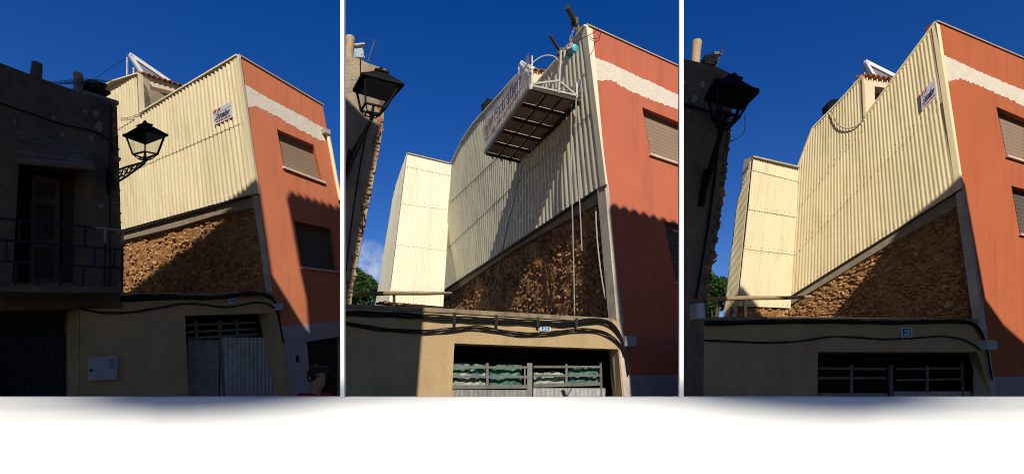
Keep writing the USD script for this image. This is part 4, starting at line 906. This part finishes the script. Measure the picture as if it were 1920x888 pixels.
# ------------------------------------------------------------------ person at the corner door
from manifold3d import Manifold
def sph(p, r, n=18): return Manifold.sphere(r, n).translate([float(x) for x in p])
def limb(pts, rad):
    out = Manifold()
    for i in range(len(pts) - 1): out += Manifold.batch_hull([sph(pts[i], rad[i]), sph(pts[i + 1], rad[i + 1])])
    return out
def smooth_body(m, l=.03, it=8):
    m = m.refine_to_length(l); a = m.to_mesh(); t = trimesh.Trimesh(a.vert_properties[:, :3], a.tri_verts, process=True)
    trimesh.smoothing.filter_taubin(t, iterations=it); return t
def person():
    base = np.array([-2.29, 6.2, .03]); z0 = .0
    t = thing('person', 'person in a red shirt standing in the shade, looking to the right', 'person', base)
    yaw = math.radians(-62); f = np.array([math.sin(-yaw), -math.cos(yaw), 0]); f = unit(np.array([.86, -.5, 0])); s = np.cross(Z, f)    # facing right and a little to us
    B = lambda a, b, c: base + s * a + f * b + Z * (c + z0)
    hip, kn, an = [B(x, 0, .93) for x in (-.09, .09)], [B(x, .03, .50) for x in (-.1, .1)], [B(x, -.02, .08) for x in (-.1, .1)]
    sh = [B(-.185, 0, 1.46), B(.185, 0, 1.46)]; el = [B(-.24, -.03, 1.18), B(.24, -.02, 1.18)]; wr = [B(-.24, .07, .95), B(.24, .09, .95)]
    neck, head = B(0, .0, 1.52), B(0, .045, 1.70)
    skin = limb([B(0, -.005, 1.45), neck, B(0, .03, 1.63)], [.075, .062, .06])
    skin += Manifold.sphere(1.0, 28).scale([.083, .102, .118]).rotate([0, 0, math.degrees(math.atan2(f[1], f[0])) - 90]).translate([float(x) for x in B(0, .03, 1.715)])
    skin += limb([B(0, .07, 1.655), B(0, .10, 1.615)], [.062, .034]); skin += limb([B(0, .115, 1.72), B(0, .145, 1.685)], [.012, .018])         # jaw and chin, nose
    skin += limb([B(-.035, .112, 1.655), B(.035, .112, 1.655)], [.013, .013]); skin += limb([B(-.05, .107, 1.745), B(.05, .107, 1.745)], [.014, .014])   # lips, brow
    for x in (-1, 1): skin += Manifold.sphere(1, 12).scale([.012, .012, .03]).translate([float(q) for q in B(x * .086, .02, 1.705)])
    for k in (0, 1):
        skin += limb([sh[k], el[k], wr[k]], [.05, .042, .030])
        w = wr[k]; palm = w - Z * .09 + f * .01; skin += limb([w, palm], [.03, .036])
        for q, ln in zip((-.028, -.009, .01, .028), (.07, .08, .075, .06)): skin += limb([palm + f * q, palm + f * q - Z * ln * .6, palm + f * (q + .005) - Z * ln + s * (-.02 if k else .02)], [.011, .010, .008])
        skin += limb([w + f * .02 - Z * .03, w + f * .055 - Z * .08, w + f * .055 - Z * .11], [.012, .011, .009])
    body = obj('body', smooth_body(skin, .016, 6), M['skin'], t, smooth=True)
    hair = Manifold.sphere(1.0, 28).scale([.094, .114, .122]).rotate([0, 0, math.degrees(math.atan2(f[1], f[0])) - 90]).translate([float(x) for x in B(0, .02, 1.735)])
    cut = limb([B(0, .17, 1.60), B(0, .165, 1.715)], [.13, .075]) + limb([B(0, .0, 1.50), B(0, .02, 1.60)], [.14, .10]) 
    hm = smooth_body(hair - cut + limb([B(-.05, .11, 1.815), B(.05, .115, 1.81)], [.03, .035]), .016, 4); hm.vertices += hm.vertex_normals * ((meshkit.noise(hm.vertices * 90) - .5) * .008)[:, None]
    obj('hair', hm, M['hair'], body, smooth=True)
    for x in (-1, 1): obj('eye', sphere_mesh(B(x * .033, .119, 1.722), .008), M['void'], body, smooth=True)
    sm = limb([B(0, 0, .92), B(0, .01, 1.15), B(0, 0, 1.36)], [.15, .155, .15]) + limb([sh[0], B(0, 0, 1.44), sh[1]], [.075, .09, .075])
    sm += Manifold.batch_hull([sph(B(x, 0, 1.40), .10) for x in (-.12, .12)] + [sph(B(x, 0, .95), .125) for x in (-.06, .06)])
    for k in (0, 1): sm += limb([sh[k], sh[k] + (el[k] - sh[k]) * .75], [.074, .066])
    obj('shirt', smooth_body(sm, .03, 8), M['red_shirt'], body, smooth=True)
    tr = Manifold()
    for k in (0, 1): tr += limb([hip[k], kn[k], an[k]], [.115, .08, .065])
    obj('trousers', smooth_body(tr, .03, 8), M['jeans'], body, smooth=True)
    for k in (0, 1): obj('shoe', smooth_body(limb([an[k] - Z * .03, an[k] + f * .14 - Z * .045], [.045, .036]), .02, 4), M['void'], body, smooth=True)
def sphere_mesh(c, r): m = trimesh.creation.icosphere(2, r); m.apply_translation(c); return m
person()

# ------------------------------------------------------------------ added white wall for the blank white band, thin posts for its white dividers
top_z = CZ - (743.5 - VH) / K * 4.0
wall = sbox(0, .2, .30, top_z).buffer(-.012).buffer(.012)
wm = trimesh.creation.extrude_polygon(wall, 12.4, engine='earcut'); v = wm.vertices.copy(); wm.vertices = np.stack([v[:, 2] - 6.2, 4.0 + v[:, 0], v[:, 1]], 1); wm.fix_normals()
obj('garden_wall', wm, M['white_paint'], smooth=35, label='added plain white wall standing in for the blank white band', cat='wall')
for u, w, lab in ((641.5, 7.2, 'slim added post standing in for the left white divider'), (1278, 8.0, 'slim added post standing in for the right white divider')):
    c = (u - 960) / K * 4.0
    p = box_at((c, 4.0 + .016, (top_z + 4.9) / 2), (w / K * 4.0, .032, 4.9 - top_z)); obj('white_post', p, M['white_paint'], label=lab, cat='post')

# ------------------------------------------------------------------ unseen slabs standing for houses across the street, shaped to cast the shade
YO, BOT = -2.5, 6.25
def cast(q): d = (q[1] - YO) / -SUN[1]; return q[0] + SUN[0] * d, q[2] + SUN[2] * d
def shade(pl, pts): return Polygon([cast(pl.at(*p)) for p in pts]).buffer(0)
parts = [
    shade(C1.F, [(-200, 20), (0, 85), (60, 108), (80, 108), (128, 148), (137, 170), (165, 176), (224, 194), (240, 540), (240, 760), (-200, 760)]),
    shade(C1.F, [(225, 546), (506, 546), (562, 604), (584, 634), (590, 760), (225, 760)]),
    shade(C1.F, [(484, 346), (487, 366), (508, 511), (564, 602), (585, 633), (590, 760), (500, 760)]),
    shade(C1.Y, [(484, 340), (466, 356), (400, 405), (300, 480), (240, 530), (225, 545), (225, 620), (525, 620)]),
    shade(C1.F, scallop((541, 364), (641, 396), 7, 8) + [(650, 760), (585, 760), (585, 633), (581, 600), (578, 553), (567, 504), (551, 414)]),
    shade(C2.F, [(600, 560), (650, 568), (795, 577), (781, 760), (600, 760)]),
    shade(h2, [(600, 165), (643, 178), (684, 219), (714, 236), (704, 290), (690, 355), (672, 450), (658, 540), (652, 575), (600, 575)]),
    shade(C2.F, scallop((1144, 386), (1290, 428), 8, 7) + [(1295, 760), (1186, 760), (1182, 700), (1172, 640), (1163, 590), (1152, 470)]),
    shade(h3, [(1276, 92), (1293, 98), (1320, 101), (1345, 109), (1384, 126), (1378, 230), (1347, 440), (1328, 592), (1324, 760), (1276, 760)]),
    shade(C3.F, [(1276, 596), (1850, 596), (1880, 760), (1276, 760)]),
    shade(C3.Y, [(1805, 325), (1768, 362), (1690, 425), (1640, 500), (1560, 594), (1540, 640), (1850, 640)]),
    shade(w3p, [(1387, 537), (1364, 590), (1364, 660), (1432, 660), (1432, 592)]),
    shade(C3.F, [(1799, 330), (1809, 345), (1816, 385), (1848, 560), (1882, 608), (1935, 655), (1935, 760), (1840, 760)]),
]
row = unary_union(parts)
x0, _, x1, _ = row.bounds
# slabs carried lower where shade is wanted at street level
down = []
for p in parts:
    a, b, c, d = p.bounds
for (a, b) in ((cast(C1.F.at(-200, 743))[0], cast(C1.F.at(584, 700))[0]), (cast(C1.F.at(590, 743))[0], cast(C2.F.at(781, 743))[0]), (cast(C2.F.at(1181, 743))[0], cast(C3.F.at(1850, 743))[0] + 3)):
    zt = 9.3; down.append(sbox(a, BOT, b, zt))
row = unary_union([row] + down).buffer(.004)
for xp in (-1.274, 1.272):                                         # slots that let the sun reach the white posts
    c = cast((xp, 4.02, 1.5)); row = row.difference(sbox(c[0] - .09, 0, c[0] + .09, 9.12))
op = thing('opposite_house_row', 'unseen slabs standing in for houses across the street, shaped to cast the shade', 'houses', (0, YO, 0))
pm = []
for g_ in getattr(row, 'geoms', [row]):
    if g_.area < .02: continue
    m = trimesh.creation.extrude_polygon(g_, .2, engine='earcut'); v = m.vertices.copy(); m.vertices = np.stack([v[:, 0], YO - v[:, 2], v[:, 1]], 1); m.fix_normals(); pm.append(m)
for m in pm: obj('house_front', m, M['blocker_dark'], op)

# added dark houses past both ends, unseen, to block sky light and deepen shade
for x_, w_, lab in ((-20.5, 5, 'added tall dark house at the far left, out of view, blocking sky light'), (24.8, 5, 'added tall dark house at the far right, out of view, blocking sky light')):
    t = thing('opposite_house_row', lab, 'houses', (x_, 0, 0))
    obj('wall', box_at((x_, -6, 14), (w_, 40, 28)), M['blocker_dark'], t); obj('roof', bar((x_, -26, 28.2), (x_, 14, 28.2), w_ + .6, .3), M['roof_tile'], t)

# added cloths, unseen behind the viewer, shaped to lay soft shade on the wall top
PY = -28.0
def shade_cloth(sign, label):
    prof = [(280, 690, 778), (350, 690, 778), (440, 690, 774), (560, 700, 762), (640, 722, 749), (760, 714, 739), (960, 703, 728)]
    up, lo = [], []
    for u, a, b in prof:
        x = sign * (960 - u) / K * 4.0 * -1
        for lst, v in ((up, a), (lo, b)):
            q = np.array([x, 4.0, CZ - (v - VH) / K * 4.0]); d = (q[1] - PY) / -SUN[1]; e = q + SUN * d; lst.append((e[0], e[2]))
    shapes = [Polygon(up + lo[::-1]).buffer(0)]
    for c in (676, 698, 720, 742, 764):                                # thin strips that weaken the shade towards the end
        e4 = []
        for u, w in ((-90, 4), (0, 6.5), (100, 10), (200, 16.5), (300, 22.6)):
            for sg in (-1, 1):
                q = np.array([-sign * (960 - u) / K * 4.0, 4.0, CZ - (c + sg * w / 2 - VH) / K * 4.0]); e = q + SUN * ((q[1] - PY) / -SUN[1]); e4.append((e[0], e[2]))
        shapes.append(Polygon(e4[0::2] + e4[1::2][::-1]).buffer(0))
    poly = unary_union(shapes)
    t = thing('street_pennant', label, 'shade_cloth', (up[0][0], PY, up[0][1]))
    m = trimesh.creation.extrude_polygon(poly, .02, engine='earcut'); v = m.vertices.copy(); m.vertices = np.stack([v[:, 0], PY - v[:, 2], v[:, 1]], 1); m.fix_normals(); obj('cloth', m, M['blocker_dark'], t)
    obj('line', tube([(up[0][0] - sign * 6, PY, up[0][1] + .3), (up[0][0], PY, up[0][1])], .006, 5), M['cable'], t)
shade_cloth(1, 'added cloth out of view, shaped to shade the left of the white wall'); shade_cloth(-1, 'added cloth out of view, shaped to shade the right of the white wall')
